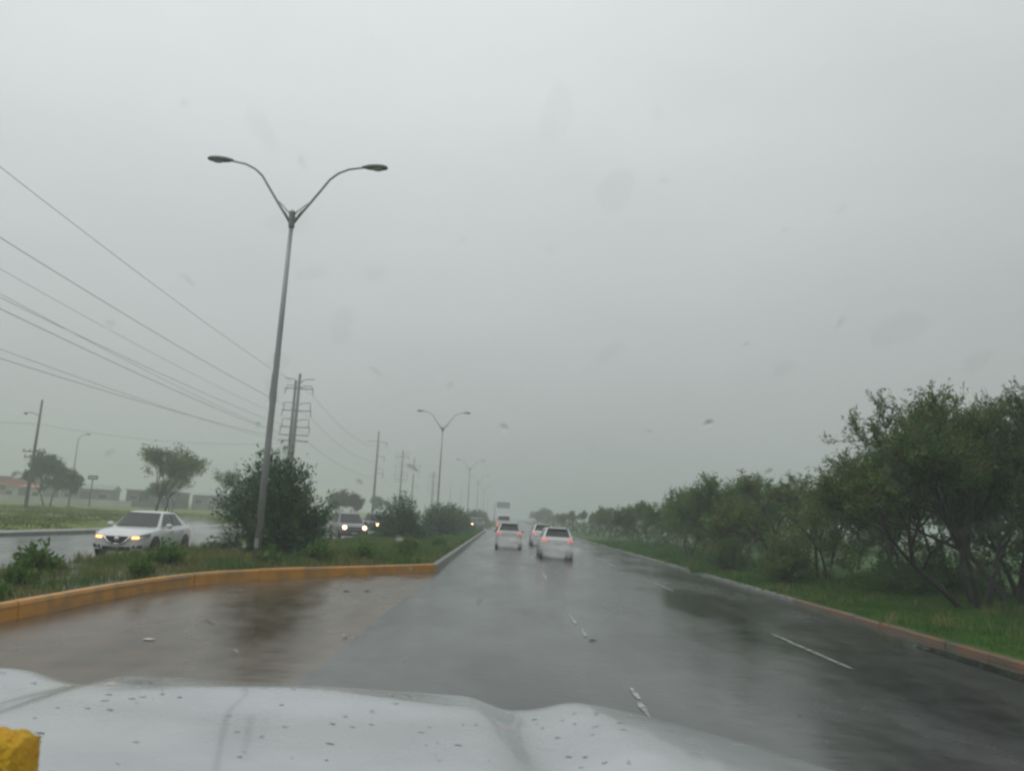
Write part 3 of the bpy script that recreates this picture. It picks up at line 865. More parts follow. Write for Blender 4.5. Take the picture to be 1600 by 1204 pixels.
for (pt, x, y, lb) in [(pb, -30.6, 256, 'plain power pole beside the many-armed one, above the second shrub'), (pa2, -32.0, 340, 'small many-armed power pole left of the second lamp'),
                       (pb, -31.0, 335, 'small plain power pole touching the many-armed one'), (pb, -31.0, 440, 'faint power pole right of the second street lamp'),
                       (pa2, -31.5, 560, 'faintest power pole far in the rain')]:
    c = copy_tree(pt); c.location = (x, y, .2); tag(c, lb, 'power pole', 'power poles along the opposite road')

def wire(pts, lb, r=.022):
    o = MB().tube(pts, r * .72, 5).build('overhead_wire', M['wire'])
    tag(o, lb, 'wire', 'overhead power wires')
def span(p, q, sag, n=14):
    return [(p[0] + (q[0] - p[0]) * t, p[1] + (q[1] - p[1]) * t, p[2] + (q[2] - p[2]) * t - 4 * sag * t * (1 - t)) for t in (i / n for i in range(n + 1))]
def wire3(xa, za, zl, lb, xl=None, C=.00045, r=.022):
    """from behind the camera to the twin pole: height zl at y=42, za at the pole"""
    B = (za - zl - C * 64 ** 2) / 64
    xl = xa if xl is None else xl
    pts = []
    for i in range(19):
        y = -20 + 126 * i / 18
        pts.append((xl + (xa - xl) * (y - 42) / 64, y, zl + B * (y - 42) + C * (y - 42) ** 2))
    wire(pts, lb, r)
wire3(-27.5, 17.3, 19.0, 'topmost overhead wire crossing the upper left sky', -28.2, r=.026)
wire3(-27.5, 14.2, 15.4, 'second overhead wire from the top at the left edge', -28.2, r=.028)
wire3(-31.5, 14.2, 14.9, 'third overhead wire from the top at the left edge', -30.5, r=.018)
wire3(-31.5, 11.9, 13.3, 'fourth overhead wire from the top at the left edge', -30.0, r=.018)
wire3(-27.6, 11.9, 12.3, 'fifth overhead wire from the top at the left edge', -28.2, r=.02)
wire3(-27.5, 10.6, 11.7, 'sixth overhead wire from the top at the left edge', -28.2, r=.026)
wire3(-30.6, 10.6, 10.2, 'second lowest overhead wire at the left edge', -30.2, r=.018)
wire3(-27.5, 10.6, 9.3, 'lowest overhead wire at the left edge', -29.0, r=.022)
wire(span((-27.5, 106, 17.3), (-27.8, 177, 16.5), 2.2), 'upper wire dipping from the twin pole to the plain pole', .03)
wire(span((-27.5, 106, 14.2), (-28.1, 177, 13.2), 2.0), 'middle wire dipping from the twin pole to the plain pole', .024)
wire(span((-27.5, 106, 10.7), (-28.1, 177, 9.4), 1.4), 'lower wire dipping from the twin pole to the plain pole', .026)
wire(span((-27.8, 177, 16.5), (-28.6, 256, 16.5), 2.0), 'upper wire running on past the plain pole', .022)
wire(span((-28.1, 177, 9.4), (-28.9, 256, 9.4), 1.6), 'lower wire running on past the plain pole', .022)
wire(span((-95, 60, 9.5), (-51.0, 84, 9.3), .6), 'thin wire reaching the left utility pole from the left edge', .022)
wire(span((-51.0, 84, 9.3), (-29.5, 108, 10.8), 1.0), 'thin wire from the left utility pole to the twin pole', .018)

# left-hand utility pole, lamp and roadside sign
up = empty('utility_pole', (-51.3, 84, .2))
MB().tube([(0, 0, -.2), (0, 0, 6), (0, 0, 11.8)], [.20, .16, .11], 10).build('pole', M['concrete_pole'], up, smooth=True)
for z, l in ((6.1, 1.25), (5.5, 1.0)):
    a = MB().box((0, 0, z), (2 * l, .12, .12)).build('cross_arm', M['steel_arm'], up)
    ins = MB()
    for k in (-.92, -.4, .4, .92):
        ins.tube([(k * l, 0, z + .06), (k * l, 0, z + .3)], [.05, .035], 6)
    ins.build('insulators', M['insul'], a)
MB().tube([(0, 0, 10.0), (-.9, 0, 10.35), (-1.5, 0, 10.3)], .035, 6).build('lamp_arm', M['steel_arm'], up)
MB().ball((-1.6, 0, 10.22), (.24, .12, .12), 10, 6).build('lamp_head', M['lamphead'], up, smooth=True)
tag(up, 'slender utility pole with two cross arms at the far left', 'utility pole')
ll = empty('street_lamp', (-59.0, 106, .2))
MB().tube([(0, 0, -.1), (0, 0, 9.3)], [.13, .08], 10).build('pole', M['galv'], ll, smooth=True)
MB().tube([(0, 0, 9.2), (.4, 0, 9.75), (1.0, 0, 10.0)], .04, 6).build('arm', M['galv'], ll, smooth=True)
MB().ball((1.25, 0, 10.0), (.42, .16, .10), 12, 6).build('lamp_head', M['lamphead'], ll, smooth=True)
tag(ll, 'single-arm street lamp beside the dark compact tree on the left', 'street lamp')
sg = empty('roadside_sign', (-62.6, 118, .2))
MB().tube([(0, 0, -.1), (0, 0, 4.2)], .09, 8).build('post', M['steel_arm'], sg, smooth=True)
pn = MB().box((0, 0, 4.45), (1.5, .1, .62)).build('panel', M['sign_green'], sg)
MB().box((0, -.056, 4.45), (1.1, .006, .16)).build('blank_band', M['sign_white'], pn)
tag(sg, 'small dark rectangular sign on a post in the left field', 'sign')

# overhead direction sign far ahead
og = empty('overhead_sign', (-3.2, 268, .14))
MB().tube([(0, 0, -.1), (0, 0, 6.9)], [.2, .16], 10).build('post', M['galv'], og, smooth=True)
MB().box((2.3, 0, 6.55), (4.6, .14, .14)).box((2.3, 0, 5.3), (4.6, .12, .12)).build('arm', M['galv'], og)
gp = MB().box((2.9, -.12, 5.95), (4.6, .08, 2.15)).build('panel', M['sign_green'], og)
fr = MB()
for dz in (-1.04, 1.04): fr.box((2.9, -.166, 5.95 + dz), (4.5, .006, .06))
for dx in (-2.24, 2.24): fr.box((2.9 + dx, -.166, 5.95), (.06, .006, 2.02))
fr.build('border', M['sign_white'], gp)
tag(og, 'green overhead direction sign on a roadside arm above the van', 'sign')

# ------------------------------------------------------------------ buildings across the field
def shed(name, x, y, w, d, h, pitch, wallm, roofm, rz, label, bays=4, door=True, cat='building'):
    root = empty(name, (x, y, .15), rz)
    wl = MB().box((0, 0, h / 2), (w, d, h)).build('wall', wallm, root)
    e = .35
    r = MB()
    p = pitch
    vs = [(-w / 2 - e, -d / 2 - e, h + .02), (w / 2 + e, -d / 2 - e, h + .02), (w / 2 + e, d / 2 + e, h + .02), (-w / 2 - e, d / 2 + e, h + .02),
          (-w / 2 - e, 0, h + p + .02), (w / 2 + e, 0, h + p + .02)]
    if p > 0:
        r.add(vs, [(0, 1, 5, 4), (2, 3, 4, 5), (0, 4, 3), (1, 2, 5), (0, 3, 2, 1)])
    else:
        r.box((0, 0, h + .12), (w + .5, d + .5, .22))
    r.build('roof', roofm, root)
    for k in range(bays):
        cx = -w / 2 + w * (k + .5) / bays
        if door and k == bays // 2:
            MB().box((cx, -d / 2 - .03, 1.25), (w / bays * .6, .08, 2.5)).build('door', M['wall_dark'], root)
        else:
            f = MB().box((cx, -d / 2 - .03, h * .58), (w / bays * .55, .08, h * .3)).build('window', M['wall_white'], root)
            MB().box((cx, -d / 2 - .08, h * .58), (w / bays * .48, .03, h * .24)).build('pane', M['glass_dark'], f)
    return tag(root, label, cat)
shed('warehouse', -100, 148, 18, 12, 4.3, 0, M['wall_red'], M['roof_grey'], .1, 'reddish low flat-roofed building at the left edge', 5)
shed('house', -88.5, 146, 7, 6, 2.7, .5, M['wall_white'], M['wall_red'], .05, 'small whitish building between the red building and the tree', 3)
shed('warehouse', -80.5, 152, 8.5, 14, 3.0, 1.0, M['wall_grey'], M['roof_grey'], .35, 'pale grey gabled shed behind the small dark sign', 3)
shed('warehouse', -70.0, 158, 9, 10, 3.2, 0, M['wall_dark'], M['roof_grey'], .1, 'darker grey flat-roofed shed right of the gabled one', 3)
shed('warehouse', -58.5, 165, 11, 10, 3.0, .5, M['wall_grey'], M['roof_grey'], .0, 'long pale shed seen through the airy tree', 4)
# low boundary wall in front of the sheds
bw = MB()
bw.box((-76, 132, .75), (26, .2, 1.15)).build('boundary_wall', M['wall_white'])
tag(bpy.data.objects['boundary_wall'], 'low whitish boundary wall in front of the sheds', 'wall')

# ------------------------------------------------------------------ vehicles
def wheel(mb_parent, x, y, r, w, sgn):
    t = MB().lathe_x([(-w / 2, r * .62), (-w / 2, r * .93), (-w / 2 + .03, r), (w / 2 - .03, r), (w / 2, r * .93), (w / 2, r * .62)], (x, y, r), 24).build('wheel', M['tyre'], mb_parent, smooth=False)
    rim = MB().lathe_x([(-.02, r * .64), (.02, r * .64), (.02, r * .56), (-.005, r * .54)], (x + sgn * (w / 2 - .02), y, r), 24)
    for k in range(5):
        a = 2 * math.pi * k / 5
        c, s = math.cos(a), math.sin(a)
        X = x + sgn * (w / 2 + .004)
        q = [(X, y + c * .05 - s * .035, r + s * .05 + c * .035), (X, y + c * r * .6 - s * .02, r + s * r * .6 + c * .02),
             (X, y + c * r * .6 + s * .02, r + s * r * .6 - c * .02), (X, y + c * .05 + s * .035, r + s * .05 - c * .035)]
        rim.hexa(q, (sgn, 0, 0), .03)
    rim.build('rim', M['alloy'], t)

def loft_body(st, seg=None):
    """st: (y, zb, zt, w, crown); closed loft with tumblehome, for the lower body"""
    vs, fs = [], []
    for y, zb, zt, w, cr in st:
        h = zt - zb
        half = [(0, zb), (w * .80, zb), (w * .95, zb + h * .10), (w, zb + h * .34), (w * .995, zb + h * .62), (w * .965, zb + h * .86), (w * .90, zt - h * .02), (w * .55, zt + cr * .7), (0, zt + cr)]
        ring = half + [(-x, z) for x, z in half[-2:0:-1]]
        vs += [(x, y, z) for x, z in ring]
        k = len(ring)
    for i in range(len(st) - 1):
        for j in range(k):
            j2 = (j + 1) % k
            fs.append((i * k + j, i * k + j2, (i + 1) * k + j2, (i + 1) * k + j))
    fs.append(tuple(range(k))); fs.append(tuple(range((len(st) - 1) * k, len(st) * k))[::-1])
    return vs, fs

def lerp3(a, b, t): return Vector(a).lerp(Vector(b), t)
def patch(q, u0, u1, v0, v1, off, n):
    """sub-quad of q (bl, br, tr, tl), pushed out along n"""
    def P(u, v): return lerp3(lerp3(q[0], q[1], u), lerp3(q[3], q[2], u), v) + Vector(n).normalized() * off
    return [P(u0, v0), P(u1, v0), P(u1, v1), P(u0, v1)]

def make_car(name, kind, paint, lit='tail', head='off'):
    root = empty(name)
    if kind == 'sedan':
        Lh, Wh = 2.3, .89
        st = [(-2.30, .45, .84, .60, .0), (-2.22, .34, .98, .76, .01), (-1.95, .26, 1.05, .85, .015), (-1.2, .20, 1.01, .89, .02), (0, .18, .97, .89, .02),
              (.95, .18, .96, .89, .03), (1.45, .20, .92, .88, .035), (1.9, .22, .86, .86, .035), (2.15, .22, .78, .79, .02), (2.27, .24, .71, .66, .01), (2.32, .30, .60, .52, .0)]
        gb, gt = (1.08, -1.80, .95, 1.02), (.28, -.98, 1.46)
        wb, wt = .80, .57; wy = (1.42, -1.32); wr_ = .32
    elif kind == 'suv':
        Lh, Wh = 2.2, .88
        st = [(-2.20, .50, 1.00, .70, .0), (-2.14, .38, 1.10, .81, .0), (-1.95, .30, 1.12, .87, .01), (-1.2, .24, 1.09, .89, .02), (0, .22, 1.06, .89, .02),
              (.9, .22, 1.06, .89, .03), (1.4, .24, 1.03, .88, .04), (1.85, .27, .95, .85, .04), (2.1, .30, .84, .78, .02), (2.2, .38, .70, .62, .0)]
        gb, gt = (1.0, -2.12, 1.06, 1.12), (.25, -1.82, 1.66)
        wb, wt = .82, .63; wy = (1.38, -1.32); wr_ = .36
    else:
        Lh, Wh = 2.7, .99
        st = [(-2.7, .5, 1.2, .92, .0), (-2.64, .42, 1.24, .97, .0), (-1.8, .3, 1.25, .99, .0), (0, .3, 1.22, .99, .0), (1.5, .3, 1.18, .98, .02),
              (2.1, .32, 1.08, .94, .03), (2.5, .34, .95, .88, .02), (2.68, .42, .78, .7, .0)]
        gb, gt = (1.75, -2.62, 1.18, 1.22), (1.0, -2.5, 2.22)
        wb, wt = .95, .84; wy = (1.75, -1.75); wr_ = .36
    vs, fs = loft_body(st)
    body = MB().add(vs, fs).build('body', paint, root, smooth=True)
    sb = body.modifiers.new('round', 'SUBSURF'); sb.levels = 1; sb.render_levels = 2
    # greenhouse shell
    f0, r0, zf, zr = gb; f1, r1, zt = gt
    e = .06
    bl = {'fl': (-wb, f0, zf - e), 'fr': (wb, f0, zf - e), 'rr': (wb, r0, zr - e), 'rl': (-wb, r0, zr - e)}
    tp = {'fl': (-wt, f1, zt), 'fr': (wt, f1, zt), 'rr': (wt * .98, r1, zt - .02), 'rl': (-wt * .98, r1, zt - .02)}
    o_ = ['fl', 'fr', 'rr', 'rl']
    V = [bl[k] for k in o_] + [tp[k] for k in o_]
    # roof crown ring
    mid = (f1 + r1) / 2
    V += [(-wt * .9, mid, zt + .035), (wt * .9, mid, zt + .035)]
    gh = MB().add(V, [(0, 1, 5, 4), (1, 2, 6, 9, 5), (2, 3, 7, 6), (3, 0, 4, 8, 7), (4, 5, 9, 8), (8, 9, 6, 7)]).build('roof', paint, root, smooth=True)
    bv = gh.modifiers.new('round', 'BEVEL'); bv.width = .09; bv.segments = 4; bv.limit_method = 'NONE'
    # windows
    q = [bl['fr'], bl['fl'], tp['fl'], tp['fr']]
    n = (Vector(q[1]) - Vector(q[0])).cross(Vector(q[3]) - Vector(q[0])); n = n if n.y > 0 else -n
    MB().hexa(patch(q, .05, .95, .14, .93, .012, n), n, .02).build('windscreen', M['glass_dark'], root)
    q = [bl['rl'], bl['rr'], tp['rr'], tp['rl']]
    n = (Vector(q[1]) - Vector(q[0])).cross(Vector(q[3]) - Vector(q[0])); n = n if n.y < 0 else -n
    MB().hexa(patch(q, .08, .92, .22 if kind != 'van' else .35, .88, .012, n), n, .02).build('rear_window', M['glass_dark'], root)
    for s in (-1, 1):
        k = ('fr', 'rr') if s > 0 else ('fl', 'rl')
        q = [bl[k[1]], bl[k[0]], tp[k[0]], tp[k[1]]]
        n = (Vector(q[1]) - Vector(q[0])).cross(Vector(q[3]) - Vector(q[0])); n = n if n.x * s > 0 else -n
        splits = [(.56, .93), (.20, .53)] if kind != 'van' else [(.62, .92), (.35, .6), (.08, .33)]
        if kind == 'suv': splits.append((.05, .17))
        for a, b in splits:
            MB().hexa(patch(q, a, b, .16, .92, .012, n), n, .02).build('side_window', M['glass_dark'], root)
        # mirror
        mz = zf + .06
        MB().ball((s * (wb + .17), f0 - .42, mz), (.12, .07, .085), 10, 6).tube([(s * (wb - .02), f0 - .38, mz - .06), (s * (wb + .12), f0 - .42, mz - .03)], .025, 6).build('mirror', paint, root, smooth=True)
        # arches and wheels
        for y in wy:
            MB().lathe_x([(-.02, wr_ + .055), (.02, wr_ + .055)], (s * (Wh - .018), y, wr_ + .01), 24).build('wheel_arch', M['black'], root)
            wheel(root, s * (Wh - .075), y, wr_, .2, s)
        # door handles and sill
        for y in (.1, -.85):
            MB().box((s * (Wh + .003), y, zf - .13), (.03, .17, .03)).build('door_handle', M['chrome'] if kind == 'sedan' else paint, root)
        MB().box((s * (Wh - .03), (wy[0] + wy[1]) / 2, .23), (.06, (wy[0] - wy[1]) * .72, .09)).build('sill_trim', M['black'], root)
    fy = st[-1][0]
    # front
    if kind == 'sedan':
        MB().hexa([(-.36, fy + .0, .68), (.36, fy + .0, .68), (.24, fy + .02, .47), (-.24, fy + .02, .47)], (0, 1, .15), .08).build('grille', M['black'], root)
        g = MB()
        for s in (-1, 1):
            g.tube([(s * .44, fy + .0, .70), (s * .26, fy + .02, .50), (s * .12, fy + .028, .44)], [.03, .035, .03], 6)
        g.tube([(-.12, fy + .02, .44), (.12, fy + .02, .44)], .03, 6)
        g.build('grille_trim', M['chrome'], root, smooth=True)
        MB().ball((0, fy + .022, .60), (.09, .03, .07), 14, 8).build('emblem', M['chrome'], root, smooth=True)
        MB().hexa([(-.45, fy + .0, .36), (.45, fy + .0, .36), (.40, fy - .03, .25), (-.40, fy - .03, .25)], (0, 1, 0), .1).build('air_intake', M['black'], root)
        MB().box((0, fy + .015, .40), (.3, .02, .1)).build('licence_plate', M['plate'], root)
        for s in (-1, 1):
            hl = MB().add(*headlamp_shape(s, fy)).build('headlamp', M['lampglass'], root, smooth=False)
            MB().hexa([(s * .47, fy + .012, .685), (s * .66, fy - .03, .695), (s * .67, fy - .018, .62), (s * .46, fy + .028, .605)], (0, 1, 0), .05).build('lit_lamp', M['drl_on'] if head == 'drl' else M['lampglass'], hl)
            MB().hexa([(s * .50, fy - .0, .40), (s * .76, fy - .10, .42), (s * .74, fy - .10, .30), (s * .50, fy + .0, .28)], (0, 1, 0), .05).build('fog_lamp_recess', M['black'], root)
            MB().tube([(s * .48, fy + .01, .285), (s * .78, fy - .12, .29)], .02, 6).build('bumper_trim', M['chrome'], root)
        MB().hexa([(-.42, fy + .0, .235), (.42, fy + .0, .235), (.42, fy - .02, .20), (-.42, fy - .02, .20)], (0, 1, 0), .06).build('bumper_lip', M['chrome'], root)
    else:
        MB().hexa([(-.5, fy - .05, .82), (.5, fy - .05, .82), (.42, fy + .0, .58), (-.42, fy + .0, .58)], (0, 1, .1), .08).build('grille', M['black'], root)
        MB().box((0, fy + .01, .46), (.32, .03, .11)).build('licence_plate', M['plate'], root)
        for s in (-1, 1):
            hl = MB().ball((s * .68, fy - .10, .82), (.17, .09, .09), 12, 8).build('headlamp', M['lampglass'], root, smooth=True)
            if head == 'on':
                MB().ball((s * .62, fy - .02, .80), (.12, .05, .11), 10, 6).build('lit_lamp', M['head_on'], hl, smooth=True)
    if kind == 'sedan':
        MB().tube([(-.30, f0 - .06, zf + .045), (.28, f0 - .07, zf + .05)], .012, 5).tube([(.02, f0 - .06, zf + .04), (.58, f0 - .11, zf + .055)], .012, 5).build('wiper', M['black'], root)
    # rear
    ry = st[0][0]
    tm = M['tail_on']
    zb_, zt_ = st[1][1], st[1][2]
    for s in (-1, 1):
        if kind == 'sedan':
            MB().hexa([(s * .42, ry + .0, .90), (s * .77, ry + .16, .92), (s * .76, ry + .14, .76), (s * .44, ry - .01, .76)], (0, -1, 0), .06).build('tail_lamp', tm, root)
        elif kind == 'van':
            MB().box((s * .84, ry - .01, .98), (.24, .06, .52)).build('tail_lamp', tm, root)
        else:
            MB().hexa([(s * .50, ry - .012, 1.06), (s * .82, ry + .10, 1.08), (s * .83, ry + .10, .86), (s * .60, ry - .012, .88)], (0, -1, 0), .08).build('tail_lamp', tm, root)
    MB().box((0, ry - .012, .80), (.34, .02, .12)).build('licence_plate', M['plate'], root)
    MB().box((0, ry + .01, zb_ + .06), (1.24, .10, .16)).build('bumper', M['black'], root)
    if kind == 'suv':
        for s in (-1, 1):
            MB().tube([(s * (wt - .03), f1 - .25, zt + .01), (s * (wt - .03), f1 - .32, zt + .065), (s * (wt - .03), r1 + .3, zt + .05), (s * (wt - .03), r1 + .22, zt + .0)], .018, 6).build('roof_rail', M['steel_arm'], root)
        MB().box((0, r1 - .06, zt - .01), (1.05, .22, .035)).build('roof_spoiler', paint, root)
    return root

def headlamp_shape(s, fy):
    a = [(s * .46, fy - .01, .70), (s * .70, fy - .07, .735), (s * .875, fy - .42, .80), (s * .885, fy - .40, .70), (s * .71, fy - .04, .60), (s * .45, fy + .015, .59)]
    b = [(x * .9, y - .12, z) for x, y, z in a]
    return a + b, [(0, 1, 2, 3, 4, 5), (11, 10, 9, 8, 7, 6)] + [(i, (i + 1) % 6, (i + 1) % 6 + 6, i + 6) for i in range(6)]

def place(o, x, y, heading, label, cat='car', group=None, z=0.0):
    o.location = (x, y, z); o.rotation_euler = (0, 0, R(heading)); tag(o, label, cat, group); return o

place(make_car('sedan', 'sedan', M['paint_white'], head='drl'), -12.4, 27.4, 180 + 3, 'white sedan with amber lit headlamps on the opposite road', 'car')
place(make_car('suv', 'suv', M['paint_white']), 2.80, 42.0, 0, 'nearest white hatchback with red tail lamps in the middle lane ahead', 'car').scale = (.96, 1, .9)
place(make_car('suv', 'suv', M['paint_silver']), .40, 52.0, 0, 'silver car with red tail lamps in the left lane ahead', 'car').scale = (.96, 1, .93)
place(make_car('suv', 'suv', M['paint_white']), 2.95, 59.5, 0, 'second white car half hidden behind the nearest one', 'car').scale = (.96, 1, .92)
place(make_car('van', 'van', M['paint_white']), .02, 108.0, 0, 'tall white van under the overhead sign, beyond the silver car', 'van')
place(make_car('oncoming_car', 'suv', M['paint_grey'], head='on'), -10.0, 50.5, 180 + 22, 'oncoming car with bright headlamps between the median shrubs', 'car')
place(make_car('oncoming_car', 'suv', M['paint_grey'], head='on'), -10.9, 66.0, 180, 'second oncoming car, half behind the second median shrub', 'car')
place(make_car('oncoming_car', 'suv', M['paint_grey'], head='on'), -4.3, 114.0, 180 - 20, 'far car with headlamps on, waiting in the median opening', 'car')

# ------------------------------------------------------------------ the car the photo is taken from
own = empty('own_car', (0, 0, 0), 0.0)
tag(own, 'pale car whose wet rain-beaded hood fills the bottom of the photo', 'car')
CX, HEAD = -.30, R(5.5)          # car axis: passes left of the camera, steering slightly left
ch, sh = math.cos(HEAD), math.sin(HEAD)
def carp(u, v, z):
    """car-local lateral u, forward v"""
    return (CX + u * ch - v * sh, u * sh + v * ch, z)
def hood_z(u, v):
    a = abs(u)
    z = 1.505 - .05 * (v - 1.0) - .03 * (v - 1.0) ** 2 - .03 * u
    # low crown behind the nose, its front slope turned towards the road
    z += .026 * math.exp(-((u - .02) / .30) ** 2 - ((v - 1.84) / .15) ** 2)
    # central power bulge, valley, then the raised fender line
    def ss(x, e0, e1):
        t = min(1, max(0, (x - e0) / (e1 - e0))); return t * t * (3 - 2 * t)
    z += .030 * (1 - ss(a, .42, .56))
    z += .035 * math.exp(-((a - .74) / (.10 if a < .74 else .50)) ** 2)
    z -= .05 * max(0, a - .74) ** 1.6
    vf = 2.42 - .10 * a ** 2 - 1.6 * max(0, a - .7) ** 1.3
    t = max(0, (v - vf + .32) / .32)
    z -= .06 * t ** 2
    return z
us = np.linspace(-1.2, 1.25, 110); vs_ = np.concatenate([np.linspace(.98, 2.2, 40), np.linspace(2.22, 2.60, 30)])
V = []
for v in vs_:
    for u in us:
        V.append(carp(u, v, hood_z(u, v)))
nu, nv = len(us), len(vs_)
F = [(j * nu + i, j * nu + i + 1, (j + 1) * nu + i + 1, (j + 1) * nu + i) for j in range(nv - 1) for i in range(nu - 1)]
me = bpy.data.meshes.new('hood'); me.from_pydata(V, [], F); me.update(); me.shade_smooth()
hood = link('hood', me, M['hood'], own)
sol = hood.modifiers.new('thickness', 'SOLIDIFY'); sol.thickness = .012; sol.offset = -1
# fenders, nose and cowl below the hood skin
for s in (-1, 1):
    m = MB()
    P = [carp(s * 1.18, .95, hood_z(s * 1.18, .98) - .03), carp(s * 1.16, 2.2, hood_z(s * 1.16, 2.1) - .08), carp(s * 1.14, 2.2, .75), carp(s * 1.18, .95, .75)]
    n = Vector(carp(s, 0, 0)) - Vector(carp(0, 0, 0))
    m.hexa(P, n, .05).build('fender', M['paint_white'], own)
P = [carp(-.9, 2.46, 1.22), carp(.9, 2.46, 1.22), carp(.9, 2.5, .7), carp(-.9, 2.5, .7)]
MB().hexa(P, Vector(carp(0, 1, 0)) - Vector(carp(0, 0, 0)), .06).build('grille', M['black'], own)
P = [carp(-.95, .9, 1.425), carp(.95, .9, 1.425), carp(.95, 1.04, 1.42), carp(-.95, 1.04, 1.42)]
MB().hexa(P, (0, 0, 1), .04).build('cowl', M['black'], own)
# dashboard
P = [carp(-.85, .34, 1.50), carp(.85, .34, 1.50), carp(.85, .90, 1.46), carp(-.85, .90, 1.46)]
dm = MB(); dm.hexa(P, (0, 0, 1), .10)
dash_o = dm.build('dashboard', M['dash'], own)
bv = dash_o.modifiers.new('round', 'BEVEL'); bv.width = .03; bv.segments = 3
# windscreen: one slanted, gently bowed pane
def wsp(u, v):
    y = 1.00 - .92 * v - .10 * u * u
    z = 1.47 + .90 * v
    return Vector(carp(u, y, z))
V, F = [], []
NU, NV = 24, 16
for j in range(NV + 1):
    for i in range(NU + 1):
        V.append(wsp(-.80 + 1.6 * i / NU, j / NV)[:])
F = [(j * (NU + 1) + i, j * (NU + 1) + i + 1, (j + 1) * (NU + 1) + i + 1, (j + 1) * (NU + 1) + i) for j in range(NV) for i in range(NU)]
me = bpy.data.meshes.new('windscreen'); me.from_pydata(V, [], F); me.update(); me.shade_smooth()
ws = link('windscreen', me, M['pane'], own)
# raindrops lying on its outer face
rr = random.Random(23)
dr = MB()
def drop(u, v, r, el, ang, hk):
    c = wsp(u, v)
    tu = (wsp(u + .01, v) - c).normalized(); tv = (wsp(u, v + .01) - c).normalized()
    n = tu.cross(tv); n = n if n.y > 0 else -n
    c = c + n * .002
    ca, sa = math.cos(ang), math.sin(ang)
    seg, rings = 18, 5
    ph = [rr.uniform(0, 6.28) for _ in range(3)]
    vs = [c + n * r * hk]
    for k in range(1, rings + 1):
        t = k / rings
        for q in range(seg):
            th = 2 * math.pi * q / seg
            w = 1 + .13 * math.sin(2 * th + ph[0]) + .09 * math.sin(3 * th + ph[1])
            a, b = math.cos(th) * r * t * w, math.sin(th) * r * t * w * el
            a, b = a * ca - b * sa, a * sa + b * ca
            vs.append(c + tu * a + tv * b + n * r * hk * (1 - t * t))
    vs.append(c.copy())
    fs = [(0, 1 + q, 1 + (q + 1) % seg) for q in range(seg)]
    for k in range(rings - 1):
        for q in range(seg):
            a = 1 + k * seg + q; b = 1 + k * seg + (q + 1) % seg
            fs.append((a, a + seg, b + seg, b))
    l0 = 1 + (rings - 1) * seg
    fs += [(l0 + q, len(vs) - 1, l0 + (q + 1) % seg) for q in range(seg)]
    dr.add(vs, fs)
for i in range(95):
    u, v = rr.uniform(.1, .78) if rr.random() < .6 else rr.uniform(-.4, .8), rr.uniform(.12, .8)
    drop(u, v, rr.uniform(.0009, .0030), rr.uniform(1, 2.6), rr.uniform(-1.2, 1.2), rr.uniform(.05, .20))
# broad flat smears of running water
for i in range(6):
    drop(rr.uniform(-.1, .8), rr.uniform(.58, .78), rr.uniform(.005, .014), rr.uniform(.8, 2.0), rr.uniform(-1.2, 1.2), rr.uniform(.005, .011))
for i in range(24):
    drop(rr.uniform(.48, .78), rr.uniform(.44, .53), rr.uniform(.004, .010), rr.uniform(.8, 2.2), rr.uniform(-1.2, 1.2), rr.uniform(.002, .006))
for i in range(9):
    drop(rr.uniform(.16, .26), rr.uniform(.46, .70), rr.uniform(.004, .009), rr.uniform(.8, 2.0), rr.uniform(-1.2, 1.2), rr.uniform(.0012, .003))
rd = dr.build('raindrops', M['drop'], own, smooth=True)
rd.data.set_sharp_from_angle(angle=R(40))
rd["kind"] = 'stuff'
# beads of rain standing on the hood
bd = MB()
r3 = random.Random(4)
for i in range(150):
    u, v = r3.uniform(-.8, .76), r3.uniform(1.0, 2.05)
    r = r3.uniform(.0016, .0048)
    p = carp(u, v, hood_z(u, v))
    bd.ball((p[0], p[1], p[2] + r * .04), (r * r3.uniform(1, 2.4), r, r * .24), 8, 5, rz=r3.uniform(-.5, .5))
bo = bd.build('water_beads', M['drop'], own, smooth=True)
bo["kind"] = 'stuff'
# yellow plush thing on the dashboard
yl = MB()
nn = 46
vs = []
for k in range(nn):
    t = k / (nn - 1)
    x = -.085 + .17 * t
    z = .190 + .0035 * abs(math.sin(t * 26)) + .006 * math.sin(t * 3.1) - .05 * max(0, t - .93)
    for yy, dz in ((-.028, 0), (-.034, -.035), (-.036, -.09), (-.03, -.155), (.03, -.155), (.036, -.09), (.034, -.035), (.028, 0), (0, .006)):
        fold = .012 * math.sin(t * 9) if dz < -.03 and yy < 0 else 0
        vs.append((x, yy + fold, z + dz if dz > -.15 else .0))
kk = 9
fs = [(k * kk + j, k * kk + (j + 1) % kk, (k + 1) * kk + (j + 1) % kk, (k + 1) * kk + j) for k in range(nn - 1) for j in range(kk)]
fs += [tuple(range(kk)), tuple(range((nn - 1) * kk, nn * kk))]
yl.add(vs, fs)
yo = yl.build('yellow_cloth', M['yellow'], None, smooth=True, loc=(-.541, .80, 1.468), rot=(0, 0, .1))
tag(yo, 'yellow folded cloth on the dashboard in the bottom left corner', 'cloth')

